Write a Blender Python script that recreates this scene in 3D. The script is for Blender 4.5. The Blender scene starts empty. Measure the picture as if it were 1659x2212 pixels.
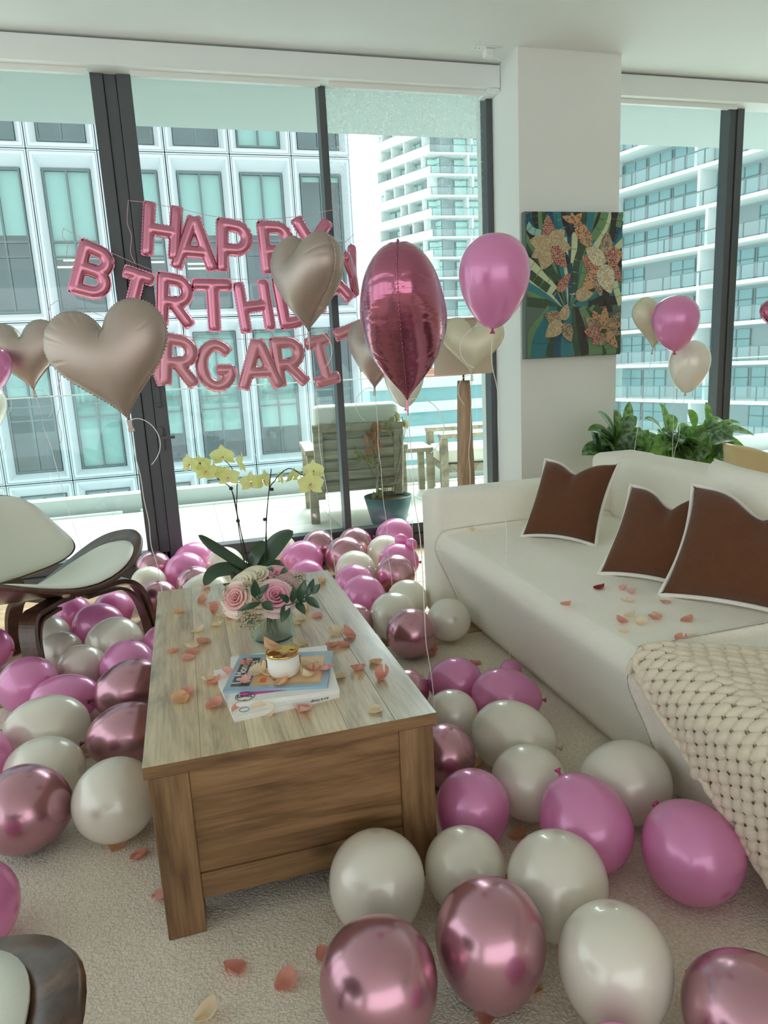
import bpy, bmesh, math, random
from mathutils import Vector, Matrix, Quaternion
import numpy as np
S = bpy.context.scene
COL = S.collection
PI = math.pi

# ---------------------------------------------------------------- camera
F_PX, YAW, PITCH, ROLL, CAM_H = 1518.46, .2702, .2070, .0508, 1.2798
IMG_W, IMG_H = 1659, 2212
_fwd = Vector((math.sin(YAW)*math.cos(PITCH), math.cos(YAW)*math.cos(PITCH), -math.sin(PITCH)))
_r0 = Vector((math.cos(YAW), -math.sin(YAW), 0)); _d0 = _fwd.cross(_r0)
RGT = _r0*math.cos(ROLL) + _d0*math.sin(ROLL)
DWN = -_r0*math.sin(ROLL) + _d0*math.cos(ROLL)
CAM = Vector((0, 0, CAM_H))
cam_d = bpy.data.cameras.new('camera'); cam = bpy.data.objects.new('camera', cam_d); COL.objects.link(cam)
cam_d.sensor_fit = 'HORIZONTAL'; cam_d.sensor_width = 36; cam_d.lens = F_PX/IMG_W*36; cam_d.clip_start = .02; cam_d.clip_end = 600
mw = Matrix.Identity(4)
for i in range(3):
    mw[i][0] = RGT[i]; mw[i][1] = -DWN[i]; mw[i][2] = -_fwd[i]; mw[i][3] = CAM[i]
cam.matrix_world = mw
S.camera = cam

# ---------------------------------------------------------------- sky, sun, exposure
W = bpy.data.worlds.new('sky'); S.world = W; W.use_nodes = True
_bg = W.node_tree.nodes['Background']
# hazy white sky, brighter in a broad aureole around the veiled sun
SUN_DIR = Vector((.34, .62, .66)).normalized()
_wn, _wl = W.node_tree.nodes, W.node_tree.links
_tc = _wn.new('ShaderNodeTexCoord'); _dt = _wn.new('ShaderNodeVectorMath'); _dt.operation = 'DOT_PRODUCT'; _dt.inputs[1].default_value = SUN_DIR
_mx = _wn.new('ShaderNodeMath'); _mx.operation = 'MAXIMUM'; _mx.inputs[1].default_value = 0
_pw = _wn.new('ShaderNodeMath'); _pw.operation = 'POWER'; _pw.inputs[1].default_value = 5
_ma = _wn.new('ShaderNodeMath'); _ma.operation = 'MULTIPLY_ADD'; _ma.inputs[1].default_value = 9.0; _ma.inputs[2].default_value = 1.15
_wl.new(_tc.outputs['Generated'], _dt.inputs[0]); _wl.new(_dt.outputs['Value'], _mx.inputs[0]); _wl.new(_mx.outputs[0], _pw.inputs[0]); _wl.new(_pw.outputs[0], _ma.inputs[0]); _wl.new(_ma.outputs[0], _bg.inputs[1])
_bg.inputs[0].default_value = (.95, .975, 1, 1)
sun_d = bpy.data.lights.new('sun', 'SUN'); sun_d.energy = 3.0; sun_d.angle = math.radians(14); sun_d.color = (1, .96, .88)
sun = bpy.data.objects.new('sun', sun_d); COL.objects.link(sun); sun.location = (4, 20, 20)
sun.rotation_euler = (-SUN_DIR).to_track_quat('-Z', 'Y').to_euler()
S.view_settings.view_transform = 'Standard'; S.view_settings.look = 'None'
S.view_settings.gamma = 1; S.view_settings.use_curve_mapping = False
S.view_settings.exposure = 0.72
S.cycles.max_bounces = 12; S.cycles.diffuse_bounces = 6; S.cycles.glossy_bounces = 4
S.cycles.transparent_max_bounces = 24; S.cycles.transmission_bounces = 8
S.cycles.caustics_reflective = False; S.cycles.caustics_refractive = False
S.cycles.sample_clamp_indirect = 6

def ray(px, py): return RGT*((px-IMG_W/2)/F_PX) + DWN*((py-IMG_H/2)/F_PX) + _fwd
def at_y(px, py, Y):
    d = ray(px, py); return CAM + d*(Y/d.y)
def at_x(px, py, X):
    d = ray(px, py); return CAM + d*(X/d.x)
def at_z(px, py, z=0):
    d = ray(px, py); return CAM + d*((z-CAM_H)/d.z)
def at_d(px, py, d): return CAM + ray(px, py)*d

# ---------------------------------------------------------------- mesh helpers
def link(name, me, mat=None, parent=None, smooth=True, loc=None):
    o = bpy.data.objects.new(name, me); COL.objects.link(o)
    if mat is not None:
        me.materials.clear()
        for m in (mat if isinstance(mat, (list, tuple)) else [mat]): me.materials.append(m)
    if smooth:
        me.polygons.foreach_set('use_smooth', [True]*len(me.polygons))
    if parent: o.parent = parent
    if loc is not None: o.location = loc
    return o
def mesh(verts, faces):
    me = bpy.data.meshes.new('mesh'); me.from_pydata([tuple(v) for v in verts], [], faces); me.update(); return me
def bm_mesh(bm):
    me = bpy.data.meshes.new('mesh'); bm.normal_update(); bm.to_mesh(me); bm.free(); return me
def tag(o, label=None, cat=None, group=None, kind=None):
    if label: o['label'] = label
    if cat: o['category'] = cat
    if group: o['group'] = group
    if kind: o['kind'] = kind
    return o
def thing(name, label, cat, loc=(0, 0, 0), rotz=0, group=None):
    o = bpy.data.objects.new(name, None); COL.objects.link(o); o.location = loc; o.rotation_euler = (0, 0, rotz)
    o.empty_display_size = .05
    return tag(o, label, cat, group)
def struct(o): o['kind'] = 'structure'; return o
def box_data(x0, x1, y0, y1, z0, z1):
    v = [(x, y, z) for z in (z0, z1) for y in (y0, y1) for x in (x0, x1)]
    return v, [(0, 2, 3, 1), (4, 5, 7, 6), (0, 1, 5, 4), (2, 6, 7, 3), (0, 4, 6, 2), (1, 3, 7, 5)]
def boxes(lst, bevel=0, seg=2):
    bm = bmesh.new()
    for b in lst:
        v, f = box_data(*b)
        bv = [bm.verts.new(p) for p in v]
        for q in f: bm.faces.new([bv[i] for i in q])
    if bevel:
        bmesh.ops.bevel(bm, geom=bm.edges[:], offset=bevel, segments=seg, profile=.5, affect='EDGES')
    bmesh.ops.recalc_face_normals(bm, faces=bm.faces[:])
    return bm_mesh(bm)
def box(name, b, mat, parent=None, bevel=.004, seg=2, smooth=False): return link(name, boxes([b], bevel, seg), mat, parent, smooth)
def cbox(cx, cy, cz, sx, sy, sz): return (cx-sx/2, cx+sx/2, cy-sy/2, cy+sy/2, cz-sz/2, cz+sz/2)
def tube_data(pts, r, n=8, closed=False, off=0, flat=1.0):
    pts = [Vector(p) for p in pts]; N = len(pts); rs = r if hasattr(r, '__len__') else [r]*N
    V = []; Fc = []; prev = None
    for i, p in enumerate(pts):
        if closed: t = pts[(i+1) % N]-pts[i-1]
        else: t = pts[min(i+1, N-1)]-pts[max(i-1, 0)]
        t = t.normalized() if t.length > 1e-9 else Vector((0, 0, 1))
        if prev is None:
            a = Vector((0, 0, 1)) if abs(t.z) < .9 else Vector((1, 0, 0)); nrm = t.cross(a).normalized()
        else:
            nrm = prev-t*prev.dot(t); nrm = nrm.normalized() if nrm.length > 1e-6 else t.orthogonal().normalized()
        prev = nrm; b = t.cross(nrm)
        for k in range(n):
            an = 2*PI*k/n; V.append(p+(nrm*math.cos(an)+b*math.sin(an)*flat)*rs[i])
    for i in range(N if closed else N-1):
        j = (i+1) % N
        for k in range(n):
            k2 = (k+1) % n; Fc.append((off+i*n+k, off+j*n+k, off+j*n+k2, off+i*n+k2))
    if not closed:
        Fc.append(tuple(off+k for k in range(n))[::-1]); Fc.append(tuple(off+(N-1)*n+k for k in range(n)))
    return V, Fc
def tube(pts, r, n=8, closed=False, flat=1.0): return mesh(*tube_data(pts, r, n, closed, 0, flat))
def tubes(lst, n=6):
    V = []; Fc = []
    for pts, r in lst:
        v, f = tube_data(pts, r, n, False, len(V)); V += v; Fc += f
    return mesh(V, Fc)
def catmull(pts, n=8):
    P = [Vector(p) for p in pts]; P = [P[0]*2-P[1]]+P+[P[-1]*2-P[-2]]; out = []
    for i in range(1, len(P)-2):
        for k in range(n):
            t = k/n; a, b, c, d = P[i-1:i+3]
            out.append(.5*((2*b)+(c-a)*t+(2*a-5*b+4*c-d)*t*t+(3*b-a-3*c+d)*t**3))
    out.append(P[-2]); return out
def lathe(prof, n=32, cap=True):
    V = []; Fc = []; N = len(prof)
    for r, z in prof:
        for k in range(n): V.append((r*math.cos(2*PI*k/n), r*math.sin(2*PI*k/n), z))
    for i in range(N-1):
        for k in range(n):
            k2 = (k+1) % n; Fc.append((i*n+k, i*n+k2, (i+1)*n+k2, (i+1)*n+k))
    if cap:
        Fc.append(tuple(range(n))[::-1]); Fc.append(tuple((N-1)*n+k for k in range(n)))
    return mesh(V, Fc)
def grid_faces(nu, nv, off=0, wrap=False):
    f = []
    for i in range(nu-1):
        for j in range(nv if wrap else nv-1):
            j2 = (j+1) % nv; f.append((off+i*nv+j, off+(i+1)*nv+j, off+(i+1)*nv+j2, off+i*nv+j2))
    return f
def disk_shell(fn, thick, nr=9, na=48):
    """closed shell over the unit disk: fn(rho, theta) -> point; thickness along the surface normal"""
    pts = []
    for i in range(nr):
        rho = i/(nr-1)
        for k in range(na): pts.append(Vector(fn(max(rho, 1e-4), 2*PI*k/na)))
    nor = []
    for i in range(nr):
        for k in range(na):
            a = pts[min(i+1, nr-1)*na+k]-pts[max(i-1, 0)*na+k]; b = pts[i*na+(k+1) % na]-pts[i*na+(k-1) % na]
            nn = a.cross(b); nor.append(nn.normalized() if nn.length > 1e-12 else Vector((0, 0, 1)))
    for k in range(na): nor[k] = nor[na+k]
    th = thick if callable(thick) else (lambda r: thick)
    top = [pts[i]+nor[i]*(th((i//na)/(nr-1))/2) for i in range(len(pts))]
    bot = [pts[i]-nor[i]*(th((i//na)/(nr-1))/2) for i in range(len(pts))]
    V = top+bot; n = len(top); Fc = grid_faces(nr, na, 0, True)
    Fc += [tuple(q[::-1]) for q in grid_faces(nr, na, n, True)]
    for k in range(na):
        k2 = (k+1) % na; a = (nr-1)*na; Fc.append((a+k, n+a+k, n+a+k2, a+k2))
    me = mesh(V, Fc); bm = bmesh.new(); bm.from_mesh(me); bmesh.ops.remove_doubles(bm, verts=bm.verts[:], dist=1e-4)
    bmesh.ops.recalc_face_normals(bm, faces=bm.faces[:]); bm.to_mesh(me); bm.free(); return me
def text_mesh(s, size, extrude=.0004):
    c = bpy.data.curves.new('t', 'FONT'); c.body = s; c.size = size; c.extrude = extrude; c.align_x = 'CENTER'; c.align_y = 'CENTER'
    o = bpy.data.objects.new('t', c); COL.objects.link(o)
    me = bpy.data.meshes.new_from_object(o.evaluated_get(bpy.context.evaluated_depsgraph_get()))
    bpy.data.objects.remove(o); return me
def frame_obj(o, origin, xa, ya):
    """orient an object so that local X, Y follow xa, ya"""
    x = Vector(xa).normalized(); z = x.cross(Vector(ya)).normalized(); y = z.cross(x)
    m = Matrix.Identity(4)
    for i in range(3): m[i][0], m[i][1], m[i][2], m[i][3] = x[i], y[i], z[i], origin[i]
    o.matrix_world = m; return o
def copy_tree(o, parent=None):
    c = o.copy(); COL.objects.link(c); c.parent = parent
    if parent: c.matrix_parent_inverse = o.matrix_parent_inverse
    for ch in list(o.children): copy_tree(ch, c)
    return c

# ---------------------------------------------------------------- materials
def L(c): return tuple((v/12.92 if v <= .04045 else ((v+.055)/1.055)**2.4) for v in [x/255 for x in c])+(1,)
def nm(name):
    m = bpy.data.materials.new(name); m.use_nodes = True; nt = m.node_tree
    return m, nt, nt.nodes['Principled BSDF']
def N(nt, t, **kw):
    n = nt.nodes.new(t)
    for k, v in kw.items():
        if k.startswith('i_'): n.inputs[k[2:].replace('_', ' ')].default_value = v
        else: setattr(n, k, v)
    return n
def pm(name, c, rough=.5, metal=0, bump=0, bscale=200, coat=0, vary=0, vscale=4, spec=.5, sheen=0, emit=None, aniso=None):
    """principled material; c is sRGB 0-255; optional noise bump and colour variation"""
    m, nt, b = nm(name); b.inputs['Base Color'].default_value = L(c); b.inputs['Roughness'].default_value = rough
    b.inputs['Metallic'].default_value = metal; b.inputs['Coat Weight'].default_value = coat; b.inputs['Coat Roughness'].default_value = .08
    b.inputs['Specular IOR Level'].default_value = spec; b.inputs['Sheen Weight'].default_value = sheen
    tc = N(nt, 'ShaderNodeTexCoord')
    if vary:
        no = N(nt, 'ShaderNodeTexNoise', i_Scale=vscale, i_Detail=4); nt.links.new(tc.outputs['Object'], no.inputs['Vector'])
        mx = N(nt, 'ShaderNodeMixRGB'); lo = [max(0, x*(1-vary)) for x in L(c)[:3]]+[1]; hi = [min(1, x*(1+vary)) for x in L(c)[:3]]+[1]
        mx.inputs[1].default_value = lo; mx.inputs[2].default_value = hi
        nt.links.new(no.outputs['Fac'], mx.inputs[0]); nt.links.new(mx.outputs[0], b.inputs['Base Color'])
    if bump:
        no = N(nt, 'ShaderNodeTexNoise', i_Scale=bscale, i_Detail=3); nt.links.new(tc.outputs['Object'], no.inputs['Vector'])
        bp = N(nt, 'ShaderNodeBump', i_Strength=bump, i_Distance=.004); nt.links.new(no.outputs['Fac'], bp.inputs['Height']); nt.links.new(bp.outputs[0], b.inputs['Normal'])
    return m
def latex(name, c, rough, trans, tc_=None, coat=.6, tr=.25, metal=0, nub=None):
    m, nt, b = nm(name); b.inputs['Base Color'].default_value = L(c); b.inputs['Roughness'].default_value = rough; b.inputs['Metallic'].default_value = metal
    if nub:     # thicker, darker latex at the tip of a balloon
        co = N(nt, 'ShaderNodeTexCoord'); sx = N(nt, 'ShaderNodeSeparateXYZ'); nt.links.new(co.outputs['Object'], sx.inputs[0])
        rp = N(nt, 'ShaderNodeValToRGB'); e = rp.color_ramp.elements; e[0].position = .9955; e[0].color = L(c); e[1].position = .9985; e[1].color = L(nub)
        mr = N(nt, 'ShaderNodeMapRange'); mr.inputs['From Min'].default_value = -1; nt.links.new(sx.outputs['Z'], mr.inputs['Value']); nt.links.new(mr.outputs[0], rp.inputs[0]); nt.links.new(rp.outputs[0], b.inputs['Base Color'])
    b.inputs['Coat Weight'].default_value = coat; b.inputs['Coat Roughness'].default_value = .05
    t = N(nt, 'ShaderNodeBsdfTranslucent'); t.inputs[0].default_value = L(tc_ or c)
    mx = N(nt, 'ShaderNodeMixShader'); mx.inputs[0].default_value = tr
    nt.links.new(b.outputs[0], mx.inputs[1]); nt.links.new(t.outputs[0], mx.inputs[2])
    nt.links.new(mx.outputs[0], nt.nodes['Material Output'].inputs['Surface']); return m
def wood(name, cs, axis=1, scale=3.0, rough=.4, stretch=9, bump=.12, coat=0, knots=0.0):
    """streaked wood grain running along the given axis, cs = 3 sRGB colours dark to light"""
    m, nt, b = nm(name); tc = N(nt, 'ShaderNodeTexCoord'); oi = N(nt, 'ShaderNodeObjectInfo')
    ad = N(nt, 'ShaderNodeVectorMath', operation='MULTIPLY_ADD'); ad.inputs[1].default_value = (1, 1, 1)
    cmb = N(nt, 'ShaderNodeVectorMath', operation='SCALE'); cmb.inputs[0].default_value = (7, 5, 3)
    nt.links.new(oi.outputs['Random'], cmb.inputs['Scale'])
    nt.links.new(tc.outputs['Object'], ad.inputs[0]); nt.links.new(cmb.outputs[0], ad.inputs[2])
    mp = N(nt, 'ShaderNodeMapping'); sc = [scale*stretch/2]*3; sc[axis] = scale/2; mp.inputs['Scale'].default_value = sc
    nt.links.new(ad.outputs[0], mp.inputs['Vector'])
    n1 = N(nt, 'ShaderNodeTexNoise', i_Scale=1, i_Detail=5, i_Roughness=.6, i_Distortion=1.2); nt.links.new(mp.outputs[0], n1.inputs['Vector'])
    mp2 = N(nt, 'ShaderNodeMapping'); sc = [scale*60]*3; sc[axis] = scale*3; mp2.inputs['Scale'].default_value = sc; nt.links.new(ad.outputs[0], mp2.inputs['Vector'])
    n2 = N(nt, 'ShaderNodeTexNoise', i_Scale=1, i_Detail=3); nt.links.new(mp2.outputs[0], n2.inputs['Vector'])
    rp = N(nt, 'ShaderNodeValToRGB'); e = rp.color_ramp.elements
    e[0].position = .3; e[0].color = L(cs[0]); e[1].position = .72; e[1].color = L(cs[2]); k = e.new(.48); k.color = L(cs[1])
    nt.links.new(n1.outputs['Fac'], rp.inputs[0])
    mul = N(nt, 'ShaderNodeMixRGB', blend_type='MULTIPLY'); mul.inputs[0].default_value = .45
    nt.links.new(rp.outputs[0], mul.inputs[1]); r2 = N(nt, 'ShaderNodeValToRGB'); r2.color_ramp.elements[0].position = .3; r2.color_ramp.elements[0].color = (.45, .42, .4, 1); r2.color_ramp.elements[1].position = .6
    nt.links.new(n2.outputs['Fac'], r2.inputs[0]); nt.links.new(r2.outputs[0], mul.inputs[2])
    hsv = N(nt, 'ShaderNodeHueSaturation'); ma = N(nt, 'ShaderNodeMapRange'); ma.inputs['To Min'].default_value = .8; ma.inputs['To Max'].default_value = 1.2
    nt.links.new(oi.outputs['Random'], ma.inputs['Value']); nt.links.new(ma.outputs[0], hsv.inputs['Value'])
    nt.links.new(mul.outputs[0], hsv.inputs['Color']); last = hsv.outputs[0]
    if knots:
        vo = N(nt, 'ShaderNodeTexVoronoi', i_Scale=knots); mk = N(nt, 'ShaderNodeMapping'); s3 = [1.8]*3; s3[axis] = 1; mk.inputs['Scale'].default_value = s3
        nt.links.new(ad.outputs[0], mk.inputs['Vector']); nt.links.new(mk.outputs[0], vo.inputs['Vector'])
        rk = N(nt, 'ShaderNodeValToRGB'); rk.color_ramp.elements[0].position = .03; rk.color_ramp.elements[0].color = (.12, .08, .05, 1); rk.color_ramp.elements[1].position = .12
        nt.links.new(vo.outputs['Distance'], rk.inputs[0]); mm = N(nt, 'ShaderNodeMixRGB', blend_type='MULTIPLY'); mm.inputs[0].default_value = .8
        nt.links.new(last, mm.inputs[1]); nt.links.new(rk.outputs[0], mm.inputs[2]); last = mm.outputs[0]
    nt.links.new(last, b.inputs['Base Color'])
    b.inputs['Roughness'].default_value = rough; b.inputs['Coat Weight'].default_value = coat; b.inputs['Coat Roughness'].default_value = .25
    bp = N(nt, 'ShaderNodeBump', i_Strength=bump, i_Distance=.002); nt.links.new(n2.outputs['Fac'], bp.inputs['Height']); nt.links.new(bp.outputs[0], b.inputs['Normal'])
    return m
def glass(name, tint, refl=.07, stain=False):
    m, nt, b = nm(name); nt.nodes.remove(b)
    t = N(nt, 'ShaderNodeBsdfTransparent'); t.inputs[0].default_value = tuple(tint)+(1,)
    g = N(nt, 'ShaderNodeBsdfGlossy'); g.inputs['Roughness'].default_value = .0
    lw = N(nt, 'ShaderNodeLayerWeight'); lw.inputs[0].default_value = .15
    mr = N(nt, 'ShaderNodeMapRange'); mr.inputs['To Min'].default_value = refl*.6; mr.inputs['To Max'].default_value = .5
    nt.links.new(lw.outputs['Facing'], mr.inputs['Value'])
    pw = N(nt, 'ShaderNodeMath', operation='POWER'); pw.inputs[1].default_value = 3; nt.links.new(lw.outputs['Facing'], pw.inputs[0]); nt.links.new(pw.outputs[0], mr.inputs['Value'])
    mx = N(nt, 'ShaderNodeMixShader'); nt.links.new(mr.outputs[0], mx.inputs[0]); nt.links.new(t.outputs[0], mx.inputs[1]); nt.links.new(g.outputs[0], mx.inputs[2])
    last = mx.outputs[0]
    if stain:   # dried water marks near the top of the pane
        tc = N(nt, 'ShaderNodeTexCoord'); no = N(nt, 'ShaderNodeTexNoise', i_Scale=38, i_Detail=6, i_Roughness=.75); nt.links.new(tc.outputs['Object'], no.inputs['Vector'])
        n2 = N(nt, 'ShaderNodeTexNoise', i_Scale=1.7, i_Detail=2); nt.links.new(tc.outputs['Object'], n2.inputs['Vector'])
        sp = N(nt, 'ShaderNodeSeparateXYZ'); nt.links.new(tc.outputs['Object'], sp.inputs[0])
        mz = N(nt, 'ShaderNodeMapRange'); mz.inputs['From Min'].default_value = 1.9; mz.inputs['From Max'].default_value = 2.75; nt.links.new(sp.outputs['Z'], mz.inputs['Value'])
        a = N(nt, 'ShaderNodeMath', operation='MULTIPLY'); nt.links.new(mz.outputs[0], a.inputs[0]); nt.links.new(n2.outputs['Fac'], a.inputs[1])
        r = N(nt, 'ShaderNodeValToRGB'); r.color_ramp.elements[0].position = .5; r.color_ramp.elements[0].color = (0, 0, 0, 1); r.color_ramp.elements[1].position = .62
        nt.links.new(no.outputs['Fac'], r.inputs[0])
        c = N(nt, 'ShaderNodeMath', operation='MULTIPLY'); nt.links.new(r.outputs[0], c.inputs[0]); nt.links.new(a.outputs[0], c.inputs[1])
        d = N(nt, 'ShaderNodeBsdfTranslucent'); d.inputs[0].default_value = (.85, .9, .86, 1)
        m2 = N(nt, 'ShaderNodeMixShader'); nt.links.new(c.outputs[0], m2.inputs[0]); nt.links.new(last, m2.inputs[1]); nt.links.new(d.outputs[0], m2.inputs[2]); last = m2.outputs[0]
    nt.links.new(last, nt.nodes['Material Output'].inputs['Surface']); return m
# ================================================================ materials of the setting
M = {}
M['white_paint'] = pm('white_paint', (232, 234, 230), .6)
M['ceiling_paint'] = pm('ceiling_paint', (228, 233, 232), .7)
M['dark_frame'] = pm('dark_frame', (84, 87, 90), .42, .2)
M['valance'] = pm('valance', (232, 236, 234), .45)
M['pane'] = glass('pane', (.895, .975, .962), .06)
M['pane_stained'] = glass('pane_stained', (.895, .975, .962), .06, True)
M['tile'] = pm('tile', (236, 234, 226), .5, vary=.05, vscale=3)
M['concrete'] = pm('concrete', (196, 200, 198), .7, vary=.06, vscale=1.5)
M['precast'] = pm('precast', (206, 212, 216), .8, vary=.06, vscale=1.2)
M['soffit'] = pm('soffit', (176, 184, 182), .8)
M['oak'] = wood('oak', [(150, 120, 92), (186, 155, 122), (208, 182, 150)], axis=0, scale=2.2, rough=.4)
CEIL, YW = 3.12, 4.68

# ================================================================ room shell
fl = struct(link('floor', boxes([(-4.2, 6.2, -4.2, 3.0, -.06, -.012), (-4.2, 6.2, 3.0, 4.86, -.06, -.022)]), M['oak'], None, False))
bw = .17
bd = boxes([(-.8, .8, 0, bw-.003, -.02, -.002)], .0012, 1)
for r in range(10):
    for k in range(5):
        o = link('floor_board', bd, M['oak'], fl, False); o.location = (-3.2+1.603*k+(.53*r) % 1.6, 2.98+r*bw, 0)
struct(box('ceiling', (-4.2, 6.2, -4.2, 4.86, CEIL, CEIL+.1), M['ceiling_paint'], bevel=0))
struct(box('wall_column', (2.18, 2.905, 4.31, 4.95, -.02, CEIL+.02), M['white_paint'], bevel=.003))
struct(box('trim_1', (-4.2, 2.178, 4.55, 4.72, 2.976, CEIL-.012), M['valance'], bevel=.004))
struct(box('trim_2', (2.908, 6.2, 4.55, 4.72, 2.976, CEIL-.012), M['valance'], bevel=.004))
struct(box('trim_3', (2.1, 2.178, 4.555, 4.72, 2.955, 2.975), M['valance'], bevel=.002))     # end cap under the valance
for _a, _b in ((-4.1, -.31), (-.08, 1.008), (1.062, 2.13), (2.91, 4.06)):
    struct(box('trim_4', (_a, _b, 4.60, 4.606, 2.945, 2.9765), M['white_paint'], bevel=.002))     # hems of the rolled up blinds
struct(box('wall_right', (6.1, 6.2, -4.2, 4.9, -.02, CEIL+.02), M['white_paint'], bevel=0))
wl = struct(link('wall_left', boxes([(-4.3, -4.2, -4.2, -3.4, -.02, CEIL), (-4.3, -4.2, 4.5, 4.9, -.02, CEIL), (-4.3, -4.2, -3.4, 4.5, 3.0, CEIL)]), M['white_paint'], None, False))
w5 = struct(thing('window_5', None, None))      # the glazed left side of the corner room
box('bottom_rail', (-4.3, -4.2, -3.4, 4.5, -.02, .12), M['dark_frame'], w5, .003)
for _y in (-3.37, -1.4, .55, 2.5, 4.47): box('stile', (-4.3, -4.2, _y-.035, _y+.035, .1, 3.0), M['dark_frame'], w5, .003)
link('pane', mesh([(-4.25, -3.4, .1), (-4.25, 4.5, .1), (-4.25, 4.5, 3.0), (-4.25, -3.4, 3.0)], [(0, 1, 2, 3)]), M['pane'], w5, False)
wb = struct(link('wall_back', boxes([(-4.2, -3.4, -4.2, -4.1, -.02, CEIL), (3.4, 6.2, -4.2, -4.1, -.02, CEIL), (-3.4, 3.4, -4.2, -4.1, 2.85, CEIL)]), M['white_paint'], None, False))

def window(name, x0, x1, stiles, stained=False, door=False):
    """one glazed bay: bottom rail, top rail, stiles, pane"""
    w = struct(thing(name, None, None)); w.location = (0, 0, 0)
    if not stained: pass
    box('bottom_rail', (x0, x1, YW, YW+.1, .082, .155), M['dark_frame'], w, .003)
    box('threshold', (x0, x1, YW-.025, YW+.1, -.02, .08), M['dark_frame'], w, .003)
    box('top_rail', (x0, x1, YW, YW+.1, 3.0, CEIL), M['dark_frame'], w, .003)
    for a, b, dy in stiles:
        box('stile', (a, b, YW-dy, YW+.1, .0, CEIL), M['dark_frame'], w, .004)
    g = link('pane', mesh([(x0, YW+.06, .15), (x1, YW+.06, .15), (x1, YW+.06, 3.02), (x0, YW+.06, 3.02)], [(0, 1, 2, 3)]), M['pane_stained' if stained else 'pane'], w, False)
    g2 = link('pane', mesh([(x0, YW+.085, .15), (x1, YW+.085, .15), (x1, YW+.085, 3.02), (x0, YW+.085, 3.02)], [(0, 1, 2, 3)]), M['pane'], w, False)
    return w
window('window_1', -4.1, -.19, [(-2.3, -2.22, .0), (-.305, -.235, .012)])
d1 = window('door_1', -.19, 1.035, [(-.233, -.165, .0), (-.163, -.085, .014), (1.012, 1.058, .0)])
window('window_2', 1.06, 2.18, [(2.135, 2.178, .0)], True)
window('window_3', 2.9, 4.13, [(4.07, 4.128, .0)])
window('window_4', 4.13, 6.1, [(4.132, 4.19, .012)])
# lever handle and lock plate of the glazed door
hp = at_y(352, 948, YW-.02)
h = box('handle', cbox(hp.x-.005, YW-.024, hp.z, .026, .016, .15), M['dark_frame'], d1, .004)
box('lever', (hp.x-.012, hp.x+.075, YW-.062, YW-.048, hp.z+.0, hp.z+.02), M['dark_frame'], h, .004)
box('spindle', (hp.x-.012, hp.x+.004, YW-.05, YW-.03, hp.z+.0, hp.z+.02), M['dark_frame'], h, .002)
hp = at_y(343, 868, YW-.02)
box('lock_plate', cbox(hp.x, YW-.02, hp.z+.03, .026, .014, .13), M['dark_frame'], d1, .003)
box('lock_turn', cbox(hp.x+.0, YW-.03, hp.z-.02, .03, .02, .02), M['dark_frame'], d1, .003)

# ceiling outlet with a plug and lead
p = at_z(1050, 104, CEIL)
ot = thing('ceiling_outlet', 'white flat socket plate on the ceiling beside the column', 'outlet', (p.x-.01, p.y, CEIL))
box('plate', (-.08, .08, -.035, .035, -.006, 0), M['valance'], ot, .002)
for k in (-1, 1): link('socket_hole', boxes([(-.052+.012*k-.0, -.05+.012*k+.003, -.012, -.004, -.0066, -.005)]), pm('slot', (60, 60, 60), .6), ot, False)
pl = thing('power_plug', 'white plug with short lead in the ceiling socket plate', 'plug', (p.x+.015, p.y, CEIL-.0062))
box('body', (-.03, .03, -.026, .026, -.045, -.0005), M['valance'], pl, .008, 3)
link('lead', tube(catmull([(.02, 0, -.03), (.07, .01, -.045), (.12, .03, -.05), (.128, .06, -.035), (.1, .085, -.012)], 6), .005), M['valance'], pl)

# ================================================================ balcony
BZ = .06
bal = struct(link('balcony_floor', boxes([(-6, 8, 4.79, 7.05, -.35, BZ-.022)]), M['concrete'], None, False))
tl = boxes([(0, .895, 0, .615, -.02, 0)], .003, 1)
for r in range(3):
    for k in range(15):
        o = link('tile', tl, M['tile'], bal, False); o.location = (-5.2+.9*k, 4.87+.62*r, BZ)
struct(box('balcony_kerb', (-6, 8, 6.86, 7.05, BZ-.03, .215), M['concrete'], bevel=.004))
for a, b in ((-6, -2.2), (-2.1, -.62), (-.46, 2.4), (2.5, 5.2)):
    struct(box('drain_rail', (a, b, 6.74, 6.78, BZ-.02, BZ+.02), M['white_paint'], bevel=.004))
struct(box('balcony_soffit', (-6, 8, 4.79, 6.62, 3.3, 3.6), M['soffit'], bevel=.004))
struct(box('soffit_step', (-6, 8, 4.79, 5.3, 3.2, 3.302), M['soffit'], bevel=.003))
M['rail_glass'] = glass('rail_glass', (.93, .985, .98), .05)
gr = struct(thing('balcony_railing', None, None))
rg = boxes([(0, 1.385, 6.93, 6.945, .2, 1.14)], .002, 1)
for k in range(9):
    o = link('glass_panel', rg, M['rail_glass'], gr, False); o.location = (-5.4+1.4*k, 0, 0)
box('cap_rail', (-5.4, 7.2, 6.925, 6.95, 1.14, 1.152), M['concrete'], gr, .002)

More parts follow.
